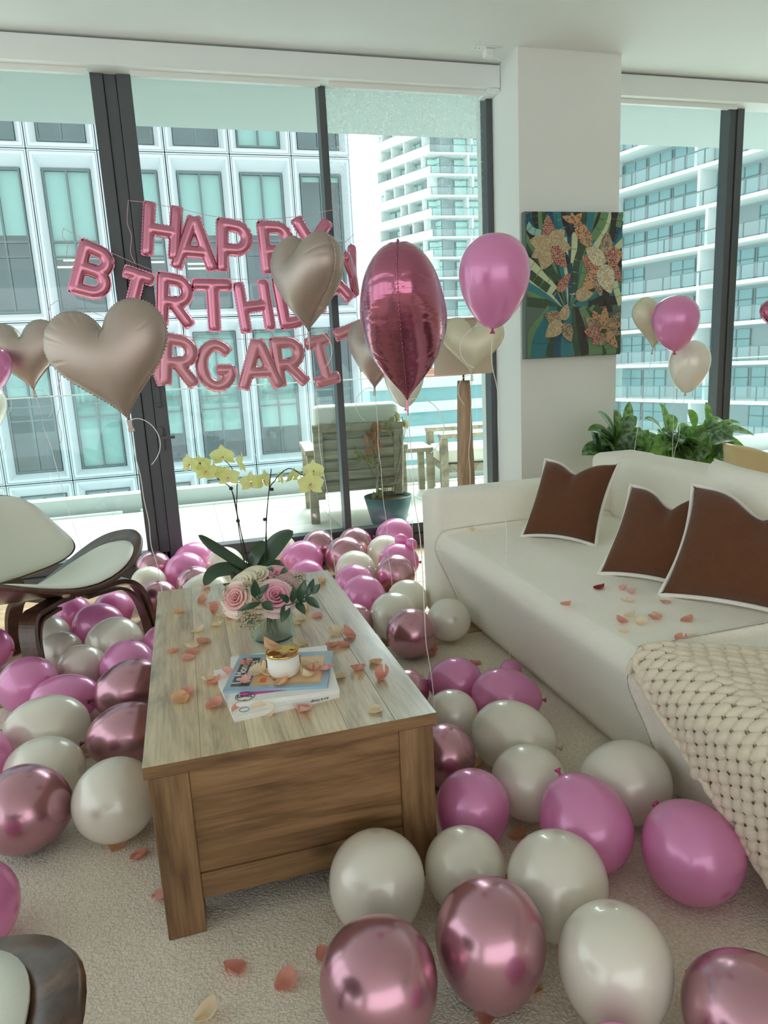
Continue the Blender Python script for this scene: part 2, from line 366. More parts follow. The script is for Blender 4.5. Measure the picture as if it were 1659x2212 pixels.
# ================================================================ office block across the street
M['far_glass'] = glass('far_glass', (.72, .86, .86), .25)
M['blind'] = pm('blind', (190, 222, 214), .8)
M['window_frame'] = pm('window_frame', (104, 118, 120), .5)
M['room_dark'] = pm('room_dark', (116, 146, 156), .8, vary=.35, vscale=.8)
FY, MX, MZ = 16.0, 1.29, 3.25
ob = thing('office_building', 'white precast office block with a grid of paired windows', 'building', (0, FY, 0))
def rect(x0, x1, z0, z1, y): return [(x0, y, z0), (x1, y, z0), (x1, y, z1), (x0, y, z1)]
g = .012; wx0, wx1, wz0, wz1 = .2, 1.09, .2, MZ-.3
rings = [rect(g, MX-g, g, MZ-g, .12), rect(g, MX-g, g, MZ-g, 0), rect(.03, MX-.03, .03, MZ-.03, 0), rect(.035, MX-.035, .035, MZ-.035, .03), rect(.05, MX-.05, .05, MZ-.05, .0), rect(.09, MX-.09, .1, MZ-.1, 0), rect(wx0-.01, wx1+.01, wz0, wz1+.01, .26), rect(wx0, wx1, wz0, wz1, .34)]
V = [p for r in rings for p in r]; Fc = []
for i in range(len(rings)-1):
    for k in range(4):
        k2 = (k+1) % 4; Fc.append((i*4+k, i*4+k2, i*4+4+k2, i*4+4+k))
panel_me = mesh(V, Fc)
mid = (wx0+wx1)/2; tz = wz0+(wz1-wz0)*.5
frame_me = boxes([(wx0, wx0+.035, .22, .3, wz0, wz1), (wx1-.035, wx1, .22, .3, wz0, wz1), (wx0, wx1, .22, .3, wz0, wz0+.04), (wx0, wx1, .22, .3, wz1-.04, wz1), (mid-.018, mid+.018, .22, .3, wz0, wz1), (wx0, wx1, .225, .3, tz-.02, tz+.02), (wx0, wx1, .225, .3, tz-.3, tz-.27)])
pane_me = [mesh(rect(wx0, mid, wz0, wz1, .27), [(0, 1, 2, 3)]), mesh(rect(mid, wx1, wz0, wz1, .27), [(0, 1, 2, 3)])]
bl_me = [mesh(rect(wx0, wx1, 0, 1, .33), [(0, 1, 2, 3)])]
rng = random.Random(3)
X0 = 4.08-14*MX; Z0 = 5.70-5*MZ
for i in range(14):
    for j in range(7):
        x, z = X0+i*MX, Z0+j*MZ
        link('facade_panel', panel_me, M['precast'], ob, False, (x, 0, z))
        w = link('window', frame_me, M['window_frame'], ob, False, (x, 0, z))
        for q in pane_me: link('pane', q, M['far_glass'], w, False)
        dr = rng.choice([.35, .42, .42, .5, .78, 1.0, .42]) if j != 4 else rng.choice([.45, .45, .5, .62])
        if i == 13: dr = .05
        b = link('blind', bl_me[0], M['blind'], w, False); b.location = (0, 0, wz1-dr*(wz1-wz0)); b.scale = (1, 1, dr*(wz1-wz0))
rd = boxes([(X0, X0+14*MX, .9, 1.0, Z0, Z0+7*MZ)]+[(X0, X0+14*MX, .36, .95, Z0+k*MZ-.12, Z0+k*MZ+.12) for k in range(8)]+[(X0+14*MX-.05, X0+14*MX, .1, 12, Z0, Z0+7*MZ)])
link('interior_wall', rd, M['room_dark'], ob, False)
# ceiling lights seen in some of the office rooms
M['office_lamp'] = nm('office_lamp')[0]; _b = M['office_lamp'].node_tree.nodes['Principled BSDF']; _b.inputs['Emission Color'].default_value = (1, .8, .5, 1); _b.inputs['Emission Strength'].default_value = 1.6
for (px, py) in ((165, 562), (350, 566), (425, 570), (430, 580), (152, 577)):
    q = at_y(px, py, FY+.6); link('strip_light', boxes([cbox(q.x, .6, q.z, .5, .06, .03)]), M['office_lamp'], ob, False)

# ================================================================ apartment towers
M['tower_slab'] = pm('tower_slab', (236, 240, 238), .8)
M['tower_wall'] = pm('tower_wall', (160, 174, 176), .8, vary=.1, vscale=.2)
M['tower_window'] = pm('tower_window', (200, 236, 230), .2)
M['tower_window_dark'] = pm('tower_window_dark', (140, 178, 182), .2)
M['tower_curtain'] = pm('tower_curtain', (120, 214, 208), .5)
M['tower_rail'] = glass('tower_rail', (.92, .97, .97), .2)
M['rail_metal'] = pm('rail_metal', (110, 128, 130), .5)
def face(root, o, d, length, floors, fh, pw, bay, seed, depth=2.2, solid=False):
    """one balcony face: o = first corner at slab level 0, d = direction along the face (outside is to the right of d)"""
    rg = random.Random(seed); d = Vector(d).normalized(); ang = math.atan2(d.y, d.x)
    def put(ob_, s, t, z):
        n = Vector((d.y, -d.x, 0)); q = Vector(o)+d*s-n*t; ob_.location = (q.x-root.location.x, q.y-root.location.y, q.z+z); ob_.rotation_euler = (0, 0, ang)
    slab = boxes([(0, length, -.0, 9, -.28, 0)])
    panel = boxes([(.06, pw-.06, .08, .12, .12, 1.05)])
    par = boxes([(0, pw-.02, .02, .14, .0, 1.05)])
    post = boxes([(k*pw-.035, k*pw+.035, .06, .14, 0, 1.1) for k in range(int(length/pw)+1)]+[(0, length, .05, .15, 1.05, 1.12)])
    win = boxes([(.12, bay-.12, depth-.06, depth, .1, fh-.55)])
    mull = boxes([(bay/2-.04, bay/2+.04, depth-.1, depth-.05, .1, fh-.55), (.08, .16, depth-.1, depth-.05, .1, fh-.55), (bay-.16, bay-.08, depth-.1, depth-.05, .1, fh-.55), (.1, bay-.1, depth-.1, depth-.05, fh*.55, fh*.55+.07)])
    fin = boxes([(0, .22, .15, depth, 0, fh-.28)])
    for k in floors:
        z = k*fh
        put(link('balcony_slab', slab, M['tower_slab'], root, False), 0, 0, z)
        put(link('railing', post, M['rail_metal'], root, False), 0, 0, z)
        for i in range(int(length/pw)):
            put(link('parapet' if solid else 'rail_panel', par if solid else panel, M['tower_slab'] if solid else M['tower_rail'], root, False), i*pw, 0, z)
        for i in range(int(length/bay)):
            c = rg.random()
            if c < .2: continue
            w = link('window', win, M['tower_window'] if c < .6 else (M['tower_window_dark'] if c < .93 else M['tower_curtain']), root, False); put(w, i*bay, 0, z)
            link('window_bar', mull, M['rail_metal'], w, False)
        for s in (length*.17, length*.42, length*.63, length*.86):
            put(link('partition', fin, M['tower_slab'], root, False), s+rg.uniform(-1, 1), 0, z)
    lo, hi = min(floors)*fh, (max(floors)+1)*fh
    core = boxes([(0, length, depth, 9, lo, hi)]); put(link('wall', core, M['tower_wall'], root, False), 0, 0, 0)
rt = thing('apartment_tower', 'glassy apartment block with long balconies seen past the right of the column', 'building', (39.58, 51.17, 0))
dv = Vector((-.234, .972, 0)).normalized()
face(rt, Vector((39.58, 51.17, 9.06))-dv*(-15), -dv, 41, range(-7, 6), 2.97, 1.75, 2.6, 5)
mt = thing('apartment_tower', 'hazy balcony tower seen left of the column beside the bright sky', 'building', (39.75, 107.5, 0))
face(mt, (39.75, 107.5, 20.1), (1, -.03, 0), 36, range(-12, 8), 3.0, 3.4, 4.4, 8)
face(mt, Vector((39.75, 107.5, 20.1))-Vector((.42, -.907, 0))*14, (.42, -.907, 0), 14, range(-12, 8), 3.0, 2.8, 3.5, 9, solid=True)
lb = thing('low_building', 'pale low building with banded floors far below beyond the balcony', 'building', (34, 88, 0))
for k in range(9):
    link('floor_band', boxes([(-11, 7, 0, 9, -2.0-3.1*k, -.7-3.1*k)]), M['tower_slab'], lb, False)
link('wall', boxes([(-10.6, 6.6, .4, 9, -30, -.9)]), M['tower_window_dark'], lb, False)
link('roof_edge', boxes([(-4, 3, 1, 6, -.7, .3)]), pm('terracotta', (196, 128, 104), .8), lb, False)
struct(link('ground', mesh([(-150, 8, -42), (190, 8, -42), (190, 260, -42), (-150, 260, -42)], [(0, 1, 2, 3)]), pm('asphalt', (150, 156, 152), .9), None, False))
# ================================================================ rug
def rug_mat():
    m, nt, b = nm('rug_wool'); tc = N(nt, 'ShaderNodeTexCoord')
    vo = N(nt, 'ShaderNodeTexVoronoi', i_Scale=135); no = N(nt, 'ShaderNodeTexNoise', i_Scale=9, i_Detail=4)
    wr = N(nt, 'ShaderNodeTexNoise', i_Scale=60, i_Detail=2)
    ad = N(nt, 'ShaderNodeMixRGB'); ad.inputs[0].default_value = .02
    nt.links.new(tc.outputs['Object'], wr.inputs['Vector']); nt.links.new(tc.outputs['Object'], ad.inputs[1]); nt.links.new(wr.outputs['Color'], ad.inputs[2])
    nt.links.new(ad.outputs[0], vo.inputs['Vector']); nt.links.new(tc.outputs['Object'], no.inputs['Vector'])
    rp = N(nt, 'ShaderNodeValToRGB'); rp.color_ramp.elements[0].color = L((244, 236, 222)); rp.color_ramp.elements[1].color = L((226, 212, 192)); rp.color_ramp.elements[0].position = .2; rp.color_ramp.elements[1].position = .75
    nt.links.new(vo.outputs['Distance'], rp.inputs[0])
    mx = N(nt, 'ShaderNodeMixRGB', blend_type='MULTIPLY'); mx.inputs[0].default_value = .12; nt.links.new(rp.outputs[0], mx.inputs[1]); nt.links.new(no.outputs['Fac'], mx.inputs[2])
    nt.links.new(mx.outputs[0], b.inputs['Base Color']); b.inputs['Roughness'].default_value = .95; b.inputs['Sheen Weight'].default_value = .3; b.inputs['Specular IOR Level'].default_value = .1
    inv = N(nt, 'ShaderNodeMath', operation='SUBTRACT'); inv.inputs[0].default_value = 1; nt.links.new(vo.outputs['Distance'], inv.inputs[1])
    bp = N(nt, 'ShaderNodeBump', i_Strength=.6, i_Distance=.004); nt.links.new(inv.outputs[0], bp.inputs['Height']); nt.links.new(bp.outputs[0], b.inputs['Normal']); return m
rug = box('area_rug', (-2.4, 1.75, -1.4, 2.96, -.0125, 0), rug_mat(), bevel=.005)
tag(rug, 'cream looped wool rug under the coffee table', 'rug')

# ================================================================ coffee table
TX, TY, TW, TL, TH = -.1633, 1.48, .6797, 1.3159, .45
gr3 = [(96, 74, 54), (158, 131, 100), (196, 172, 138)]
M['top_wood'] = wood('top_wood', [(146, 130, 104), (200, 182, 148), (224, 208, 174)], axis=1, scale=2.4, rough=.3, coat=1.0, bump=.06, knots=2.2)
M['side_wood_x'] = wood('side_wood_x', [(78, 54, 34), (132, 98, 64), (164, 128, 88)], axis=0, scale=2.6, rough=.45, knots=2.6)
M['side_wood_y'] = wood('side_wood_y', [(78, 54, 34), (132, 98, 64), (164, 128, 88)], axis=1, scale=2.6, rough=.45)
M['side_wood_z'] = wood('side_wood_z', [(74, 52, 34), (128, 96, 64), (160, 126, 88)], axis=2, scale=2.6, rough=.45, knots=3.5)
ct = thing('coffee_table', 'low chunky wooden coffee table with rose petals scattered on top', 'table', (TX, TY, 0))
ws = [.125, .105, .13, .1, .115, .1047]; x = 0
for w in ws:
    link('top_plank', boxes([(x+.0002, x+w-.0002, 0, TL, TH-.03, TH)], .0008, 1), M['top_wood'], ct, False); x += w
box('edge_strip', (.0005, TW-.0005, -.0022, -.0002, TH-.0295, TH-.0006), M['side_wood_x'], ct, .0006, 1)
box('gap_filler', (.012, TW-.012, .012, TL-.012, TH-.036, TH-.0305), pm('gap_shade', (60, 42, 28), .7), ct, 0)  # recessed filler, coloured dark to stand for the shadow gap under the top
lw, in_ = .086, .008
for lx in (in_, TW-in_-lw):
    for ly in (in_, TL-in_-lw):
        box('leg', (lx, lx+lw, ly, ly+lw, 0, TH-.036), M['side_wood_z'], ct, .002)
for y0, y1 in ((in_+.004, in_+.03), (TL-in_-.03, TL-in_-.004)):
    box('end_rail', (in_+lw, TW-in_-lw, y0, y1, .345, TH-.036), M['side_wood_x'], ct, .002)
    box('end_rail', (in_+lw, TW-in_-lw, y0, y1, .085, .15), M['side_wood_x'], ct, .002)
    ya, yb = (y0+.006, y1) if y0 < .5 else (y0, y1-.006)
    box('end_panel', (in_+lw, TW-in_-lw, ya, yb, .1505, .3445), M['side_wood_x'], ct, .001)
for x0, x1 in ((in_+.004, in_+.03), (TW-in_-.03, TW-in_-.004)):
    box('side_rail', (x0, x1, in_+lw, TL-in_-lw, .345, TH-.036), M['side_wood_y'], ct, .002)
    box('side_rail', (x0, x1, in_+lw, TL-in_-lw, .085, .15), M['side_wood_y'], ct, .002)
    xa, xb = (x0+.006, x1) if x0 < .3 else (x0, x1-.006)
    box('side_panel', (xa, xb, in_+lw, TL-in_-lw, .1505, .3445), M['side_wood_y'], ct, .001)

# ================================================================ sofa
def boucle(name, c, sc=260, st=.5):
    m = pm(name, c, .95, bump=st, bscale=sc, sheen=.25, spec=.1); return m
M['boucle'] = boucle('boucle', (246, 241, 228), 190, .8)
def extrude_y(prof, y0, y1, rnd=.03, n=5):
    """profile in X-Z run along Y with softly rounded ends"""
    c = Vector((sum(p[0] for p in prof)/len(prof), sum(p[1] for p in prof)/len(prof)))
    P = [Vector(p) for p in prof]; m = len(P); V = []; rows = []
    nrm = []
    for i in range(m):
        t = (P[(i+1) % m]-P[i-1]).normalized(); nrm.append(Vector((t.y, -t.x)))
    def ring(y, ins):
        for i in range(m):
            q = P[i]-nrm[i]*ins; V.append((q.x, y, q.y))
    seq = [(y0+rnd*(1-math.cos(k/n*PI/2)), rnd*(1-math.sin(k/n*PI/2))) for k in range(n+1)]
    full = seq+[(y1-(y-y0), ins) for y, ins in seq[::-1]]
    for y, ins in full: ring(y, ins)
    Fc = grid_faces(len(full), m, 0, True); Fc.append(tuple(range(m))); Fc.append(tuple((len(full)-1)*m+k for k in range(m))[::-1])
    me = mesh(V, Fc); bm = bmesh.new(); bm.from_mesh(me); bmesh.ops.recalc_face_normals(bm, faces=bm.faces[:]); bm.to_mesh(me); bm.free(); return me
so = thing('sofa', 'deep cream boucle sofa along the right side', 'sofa', (0, 0, 0))
seat_prof = [(p.x, p.y) for p in catmull([(1.25, .03, 0), (1.222, .14, 0), (1.17, .27, 0), (1.125, .37, 0), (1.118, .415, 0), (1.14, .452, 0), (1.20, .47, 0), (1.6, .475, 0), (2.04, .47, 0), (2.05, .25, 0), (2.05, .03, 0), (1.6, .028, 0)], 4)]
link('seat_section', extrude_y(seat_prof, 1.548, 3.075, .022), M['boucle'], so)
link('seat_section', extrude_y(seat_prof, -.4, 1.545, .022), M['boucle'], so)
link('arm', boxes([(1.10, 2.3, 3.078, 3.285, .03, .665)], .04, 5), M['boucle'], so)
link('backrest', boxes([(2.052, 2.32, 1.55, 3.076, .03, .765)], .045, 5), M['boucle'], so)
link('backrest', boxes([(2.052, 2.32, -.4, 1.545, .03, .765)], .045, 5), M['boucle'], so)
link('corner_back', boxes([(2.06, 2.325, 3.03, 3.287, .03, .768)], .045, 5), M['boucle'], so)
for fx in (1.4, 2.2):
    for fy in (.1, 1.4, 3.18): box('foot', cbox(fx, fy, .014, .06, .06, .028), M['dark_frame'], so, .003)

# ================================================================ pillows
def pillow_mesh(w, h, t, chop=.0, seed=0, n=29, half=0, out=0.0, flange=0.0):
    """cushion in local X (width) Y (height) Z (front); chop pushes the middle of the top edge down"""
    rg = random.Random(seed); ph = [rg.uniform(0, 6) for _ in range(6)]
    def P(u, v, s):
        e = 1-.10*(1-abs(v)**2)*1.0; f = 1-.10*(1-abs(u)**2)
        x = u*w/2*(1-.11*(1-v*v)*abs(u)**3); y = v*h/2*(1-.11*(1-u*u)*abs(v)**3)
        dip = chop*math.exp(-(u/.36)**2)*max(0, (v+.3)/1.3)**1.5; y -= dip
        prof = max(0, (1-u**4))**.55*max(0, (1-v**4))**.55
        z = s*(t/2)*prof*(1+.06*math.sin(3*u+ph[0])*math.sin(2.4*v+ph[1]))
        if chop: z -= s*(t/2)*.55*chop/.08*math.exp(-(u/.13)**2)*max(0, (v+.1)/1.1)*prof
        return (x*(1+out), y*(1+out)+out*.0, z)
    V = []; Fc = []
    for s in ((1, -1) if not half else (half,)):
        off = len(V)
        for i in range(n):
            for j in range(n):
                u = -1+2*i/(n-1); v = -1+2*j/(n-1); V.append(P(u, v, s))
        g_ = grid_faces(n, n, off); Fc += g_ if s > 0 else [tuple(q[::-1]) for q in g_]
    return mesh(V, Fc)
def place3(o, BL, BR, TL):
    BL, BR, TL = Vector(BL), Vector(BR), Vector(TL); x = BR-BL; y = TL-BL
    frame_obj(o, BL+x/2+y/2, x, y); return x.length, y.length
M['rust'] = pm('rust', (98, 62, 42), .95, bump=.6, bscale=170, sheen=.2, spec=.1, vary=.12, vscale=30)
M['trim_white'] = boucle('trim_white', (240, 236, 226), 300, .6)
def rust_pillow(label, BL, BR, TL, t=.17, chop=.075, seed=1):
    r = thing('throw_pillow', label, 'pillow', group='rust brown pillows on the sofa'); w, h_ = place3(r, BL, BR, TL)
    link('cover', pillow_mesh(w*.97, h_*.97, t, chop, seed, half=1), M['rust'], r)
    bk = link('back_cover', pillow_mesh(w, h_, t, chop, seed, half=-1), M['trim_white'], r); tag(bk, 'white back of the cover')
    pts = []
    for k in range(97):
        a = k/96*4; s = int(a) % 4; q = a-int(a)
        u, v = [(-1+2*q, -1), (1, -1+2*q), (1-2*q, 1), (-1, 1-2*q)][s]
        x = u*w/2*(1-.11*(1-v*v)*abs(u)**3); y = v*h_/2*(1-.11*(1-u*u)*abs(v)**3)-chop*math.exp(-(u/.36)**2)*max(0, (v+.3)/1.3)**1.5
        pts.append((x*.995, y*.995, .002))
    e = link('edging', tube(pts[:-1], .008, 6, True), M['trim_white'], r); tag(e, 'fluffy white edging')
    return r
rust_pillow('largest rust pillow with white edging at the front right of the sofa', (1.47, 1.93, .475), (1.72, 1.47, .475), (1.69, 2.03, .815), .17, .085, 1)
rust_pillow('rust pillow tucked behind the largest rust pillow', (1.42, 2.24, .475), (1.61, 1.90, .475), (1.66, 2.31, .77), .15, .07, 2)
rust_pillow('rust pillow leaning in the far corner of the sofa', (1.43, 2.86, .475), (1.63, 2.56, .475), (1.64, 2.97, .80), .15, .05, 3)
wc = tag(link('back_cushion', pillow_mesh(.62, .42, .2, .0, 5), M['boucle']), 'plump cream boucle cushion leaning on the sofa back', 'pillow')
place3(wc, (1.80, 2.23, .49), (1.80, 1.61, .49), (1.95, 2.27, .845))
M['gold_satin'] = pm('gold_satin', (214, 186, 140), .28, .65, bump=1.0, bscale=22)
gp = tag(link('satin_pillow', pillow_mesh(.5, .36, .15, .03, 9), M['gold_satin']), 'shiny gold satin pillow on top of the sofa back', 'pillow')
gp.matrix_world = Matrix.Translation((2.40, 2.40, .695)) @ Matrix.Rotation(math.radians(-62), 4, 'Z') @ Matrix.Rotation(math.radians(62), 4, 'X')

# ================================================================ chunky knit throw
M['knit'] = pm('knit', (228, 214, 192), .95, bump=.35, bscale=420, sheen=.3, spec=.1, vary=.05, vscale=60)
def throw_pt(s, t):
    """s runs from the far edge towards the camera, t runs from the seat across the front edge and down"""
    Y = 1.525-s-.62*max(0, .59-t); hang = t-.62
    if hang <= -.05: return Vector((1.14-hang*.98, Y, .492)), Vector((0, 0, 1))
    if hang < .1:
        a = (hang+.05)/.15*PI/2; r = .085
        return Vector((1.189-.09*math.sin(a), Y, .407+r*math.cos(a))), Vector((-math.sin(a), 0, math.cos(a)))
    d = hang-.1; return Vector((1.097+d*.18, Y-.0*d, .407-d*.98)), Vector((-.98, 0, -.18))
def stitch(c, ax, nr, l, r, V, Fc):
    ax = ax.normalized(); b = nr.cross(ax).normalized(); nr = ax.cross(b); off = len(V); nl, na = 5, 7
    for i in range(nl):
        q = -1+2*i/(nl-1); rr = r*(.55+.45*math.sqrt(max(0, 1-abs(q)**2.2)))
        if i in (0, nl-1): rr = r*.45
        for k in range(na):
            an = 2*PI*k/na; V.append(c+ax*(q*l)+(b*math.cos(an)+nr*math.sin(an)*.9)*rr)
    Fc += grid_faces(nl, na, off, True); Fc.append(tuple(off+k for k in range(na))[::-1]); Fc.append(tuple(off+(nl-1)*na+k for k in range(na)))
V = []; Fc = []; rg = random.Random(7); rowsp = .034; st = .034
nrow = 34
for i in range(nrow):
    s = i*rowsp; lim = .66+s*.80
    nst = int(min(lim, 1.13)/st)
    for j in range(nst):
        t = (j+.25+.5*(i % 2))*st; p, n_ = throw_pt(s+.012, t); p2, _ = throw_pt(s-.012, t+.034); ax = p2-p
        w_ = rg.uniform(-.0025, .0025); stitch(p.lerp(p2, .5)+n_*(.006+w_), ax, n_, .0265, .0165+w_*.4, V, Fc)
        p, n_ = throw_pt(s+.017, t+.028); p2, _ = throw_pt(s+.017, t+.05); stitch(p.lerp(p2, .5)-n_*.007, p2-p, n_, .02, .011, V, Fc)
ths = tag(link('knit_throw', mesh(V, Fc), M['knit']), 'chunky cream knit throw hanging over the front of the sofa', 'throw')
# braided border along the hanging edge
hem = []
for i in range(int(nrow/1.0)):
    s = i*rowsp; t = min(.66+s*.80, 1.13); p, n_ = throw_pt(s-.004, t+.004); hem.append((p, n_))
V = []; Fc = []
for i in range(len(hem)-1):
    for q in (.0, .5):
        p = hem[i][0].lerp(hem[i+1][0], q); ax = hem[i+1][0]-hem[i][0]; ax = ax.normalized()+hem[i][1].cross(ax.normalized())*(.35 if q else -.35)
        stitch(p+hem[i][1]*.006, ax, hem[i][1], .026, .013, V, Fc)
for j in range(18):
    p, n_ = throw_pt(-.018, .05+j*.037); stitch(p+n_*.002, Vector((-1, .2, 0)) if j < 16 else Vector((-.3, .2, -1)), n_, .026, .013, V, Fc)
link('border', mesh(V, Fc), M['knit'], ths)

# ================================================================ floor lamp
M['lamp_wood'] = wood('lamp_wood', [(104, 82, 60), (150, 122, 92), (176, 148, 116)], axis=2, scale=3, rough=.4)
lm, lnt, lb_ = nm('linen'); lb_.inputs['Base Color'].default_value = L((226, 212, 198)); lb_.inputs['Roughness'].default_value = .9
_t = N(lnt, 'ShaderNodeBsdfTranslucent'); _t.inputs[0].default_value = L((240, 224, 208)); _m = N(lnt, 'ShaderNodeMixShader'); _m.inputs[0].default_value = .45
lnt.links.new(lb_.outputs[0], _m.inputs[1]); lnt.links.new(_t.outputs[0], _m.inputs[2]); lnt.links.new(_m.outputs[0], lnt.nodes['Material Output'].inputs['Surface'])
LY = 3.85; a = at_y(1001, 690, LY); b_ = at_y(1001, 808, LY); w_ = at_y(1000, 822, LY)
lp = thing('floor_lamp', 'floor lamp with a linen drum shade and tapered wooden column', 'lamp', (b_.x, LY, 0))
link('base', lathe([(.0, -.002), (.14, -.002), (.14, .015), (.13, .022), (.05, .03), (0, .03)], 32), M['lamp_wood'], lp)
link('column', lathe([(.062, .03), (.058, .3), (.05, .7), (.038, w_.z-.02), (.036, w_.z), (0, w_.z)], 24), M['lamp_wood'], lp)
link('stem', lathe([(.006, w_.z), (.006, a.z-.08)], 10), pm('brass', (180, 150, 90), .3, 1), lp)
R = .168
link('lamp_shade', lathe([(R, b_.z), (R*.985, a.z), (R*.975, a.z), (R*.99, b_.z)], 48, False), lm, lp)
link('shade_ring', tubes([([(R*.98*math.cos(k*PI/24), R*.98*math.sin(k*PI/24), a.z-.01) for k in range(49)], .003), ([(-R*.97, 0, a.z-.012), (R*.97, 0, a.z-.012)], .002), ([(0, -R*.97, a.z-.012), (0, R*.97, a.z-.012)], .002)]), pm('wire', (190, 180, 160), .3, 1), lp)

# ================================================================ shell chairs
M['walnut'] = wood('walnut', [(52, 32, 24), (84, 56, 42), (112, 78, 60)], axis=0, scale=2.2, rough=.33, coat=.3)
M['leather'] = pm('leather', (226, 226, 214), .45, bump=.08, bscale=300)
def sgn(a, p): return math.copysign(abs(a)**p, a)
def seat_z(x, y): return .335+.185*(abs(x)/.46)**1.9+.055*(y/.27)
def seat_pt(rho, th, k=1.0, up=0, ky=None, dy=0):
    x = .46*k*rho*sgn(math.cos(th), .72); y = .30*(ky or k)*rho*sgn(math.sin(th), .8)+dy
    y += -.03*(x/.46)**2+.0
    return (x, y, seat_z(x, y)+up)
def back_pt(rho, th, k=1.0, up=0):
    u = k*rho*sgn(math.cos(th), .42); v = k*rho*sgn(math.sin(th), .42)
    w = .255-.085*v; x = u*w; z = .57+.19*v+.03*(u*u)*(1-v)*.8
    return (x, -.33-.10*v+.09*u*u+up*.9, z+up*.3)
def shell_chair(label, loc, rz):
    c = thing('shell_chair', label, 'chair', loc, rz, 'walnut shell lounge chairs')
    link('seat', disk_shell(lambda r, t: seat_pt(r, t), .016, 9, 64), M['walnut'], c)
    sp_ = link('seat_pad', disk_shell(lambda r, t: seat_pt(r, t, .82, .0165+.012*(1-r**6), .84, .032), lambda r: .03*(1-r**8)**.5+.004, 10, 64), M['leather'], c); tag(sp_, 'white leather seat pad')
    link('backrest', disk_shell(lambda r, t: back_pt(r, t), .016, 9, 64), M['walnut'], c)
    bp_ = link('back_pad', disk_shell(lambda r, t: back_pt(r, t, .955, .022+.012*(1-r**6)), lambda r: .034*(1-r**8)**.5+.004, 10, 64), M['leather'], c); tag(bp_, 'white leather back pad')
    def band(pts, w, th, wd):
        pts = catmull(pts, 6); V = []
        for i, p in enumerate(pts):
            t = (pts[min(i+1, len(pts)-1)]-pts[max(i-1, 0)]).normalized(); s = Vector(wd).normalized(); n_ = t.cross(s).normalized()
            for a, b in ((-1, -1), (1, -1), (1, 1), (-1, 1)): V.append(p+s*a*w/2+n_*b*th/2)
        Fc = grid_faces(len(pts), 4, 0, True); Fc += [(3, 2, 1, 0), tuple((len(pts)-1)*4+k for k in range(4))]
        return mesh(V, Fc)
    for s in (-1, 1):
        lg = link('leg', band([(s*.05, .05, .318), (s*.16, .10, .325), (s*.255, .15, .33), (s*.31, .19, .28), (s*.33, .22, .16), (s*.335, .235, 0)], .075, .022, (0.25*-s, 1, 0)), M['walnut'], c, False)
        link('lamination', band([(s*.08, .09, .298), (s*.16, .12, .302), (s*.235, .155, .298), (s*.285, .19, .24), (s*.305, .215, .13), (s*.312, .23, .01)], .06, .014, (.25*-s, 1, 0)), M['walnut'], lg, False)
    link('leg', band([(0, .08, .315), (0, -.06, .305), (0, -.22, .29), (0, -.30, .20), (0, -.33, 0)], .08, .022, (1, 0, 0)), M['walnut'], c, False)
    link('back_bracket', band([(0, -.12, .312), (0, -.25, .30), (0, -.275, .38), (0, -.345, .53)], .10, .016, (1, 0, 0)), M['walnut'], c, False)
    return c
shell_chair('walnut shell chair with white pads left of the coffee table', (-.64, 3.37, 0), PI+math.radians(50))
shell_chair('nearest walnut shell chair, one wing in the bottom left corner', (-.65, .845, 0), math.radians(-12))
# ================================================================ latex balloons on the floor
M['pink_latex'] = latex('pink_latex', (243, 160, 213), .28, .3, (252, 165, 220), .9, .28, .22, (196, 70, 140))
M['white_latex'] = latex('white_latex', (248, 243, 231), .3, .3, (250, 246, 238), .8, .25, .14, (214, 204, 190))
M['pearl_latex'] = latex('pearl_latex', (234, 222, 214), .3, .3, (238, 226, 218), .8, .22, .15, (196, 180, 170))
M['mauve_chrome'] = pm('mauve_chrome', (200, 152, 166), .24, .85)
M['pink_knot'] = latex('pink_knot', (196, 66, 128), .3, .3, None, .4, .15)
M['mauve_knot'] = pm('mauve_knot', (110, 62, 72), .3, .6)
M['white_knot'] = latex('white_knot', (206, 190, 160), .3, .3, None, .3, .2)
M['ribbon'] = pm('ribbon', (244, 242, 236), .4)
def egg_mesh(taper, n=40, m=26):
    V = [(0, 0, -1)]; Fc = []
    for i in range(1, m):
        a = PI*i/m; z = -math.cos(a); r = math.sin(a)*(1+taper*z-.35*taper*max(0, -z)**2)
        for k in range(n): V.append((r*math.cos(2*PI*k/n), r*math.sin(2*PI*k/n), z))
    V.append((0, 0, 1)); b = len(V)-1
    for k in range(n):
        k2 = (k+1) % n; Fc.append((0, 1+k2, 1+k)); Fc.append((b, 1+(m-2)*n+k, 1+(m-2)*n+k2))
        for i in range(m-2): Fc.append((1+i*n+k, 1+i*n+k2, 1+(i+1)*n+k2, 1+(i+1)*n+k))
    return mesh(V, Fc)
EGG = egg_mesh(.09); EGG_F = egg_mesh(.2)
KNOT = lathe([(.0, .05), (.06, .02), (.035, -.03), (.03, -.06), (.055, -.1), (.085, -.14), (.08, -.16), (.05, -.145), (.02, -.12), (0, -.12)], 14, False)
BM = {'p': ('pink_latex', 'pink_knot'), 'w': ('white_latex', 'white_knot'), 'm': ('mauve_chrome', 'mauve_knot'), 'g': ('pearl_latex', 'white_knot')}
def variants(me, key):
    out = {}
    for k in BM:
        c = me.copy(); c.materials.clear(); c.materials.append(M[BM[k][key]]); c.polygons.foreach_set('use_smooth', [True]*len(c.polygons)); out[k] = c
    return out
EGGS, EGGF, KNOTS = variants(EGG, 0), variants(EGG_F, 0), variants(KNOT, 1)
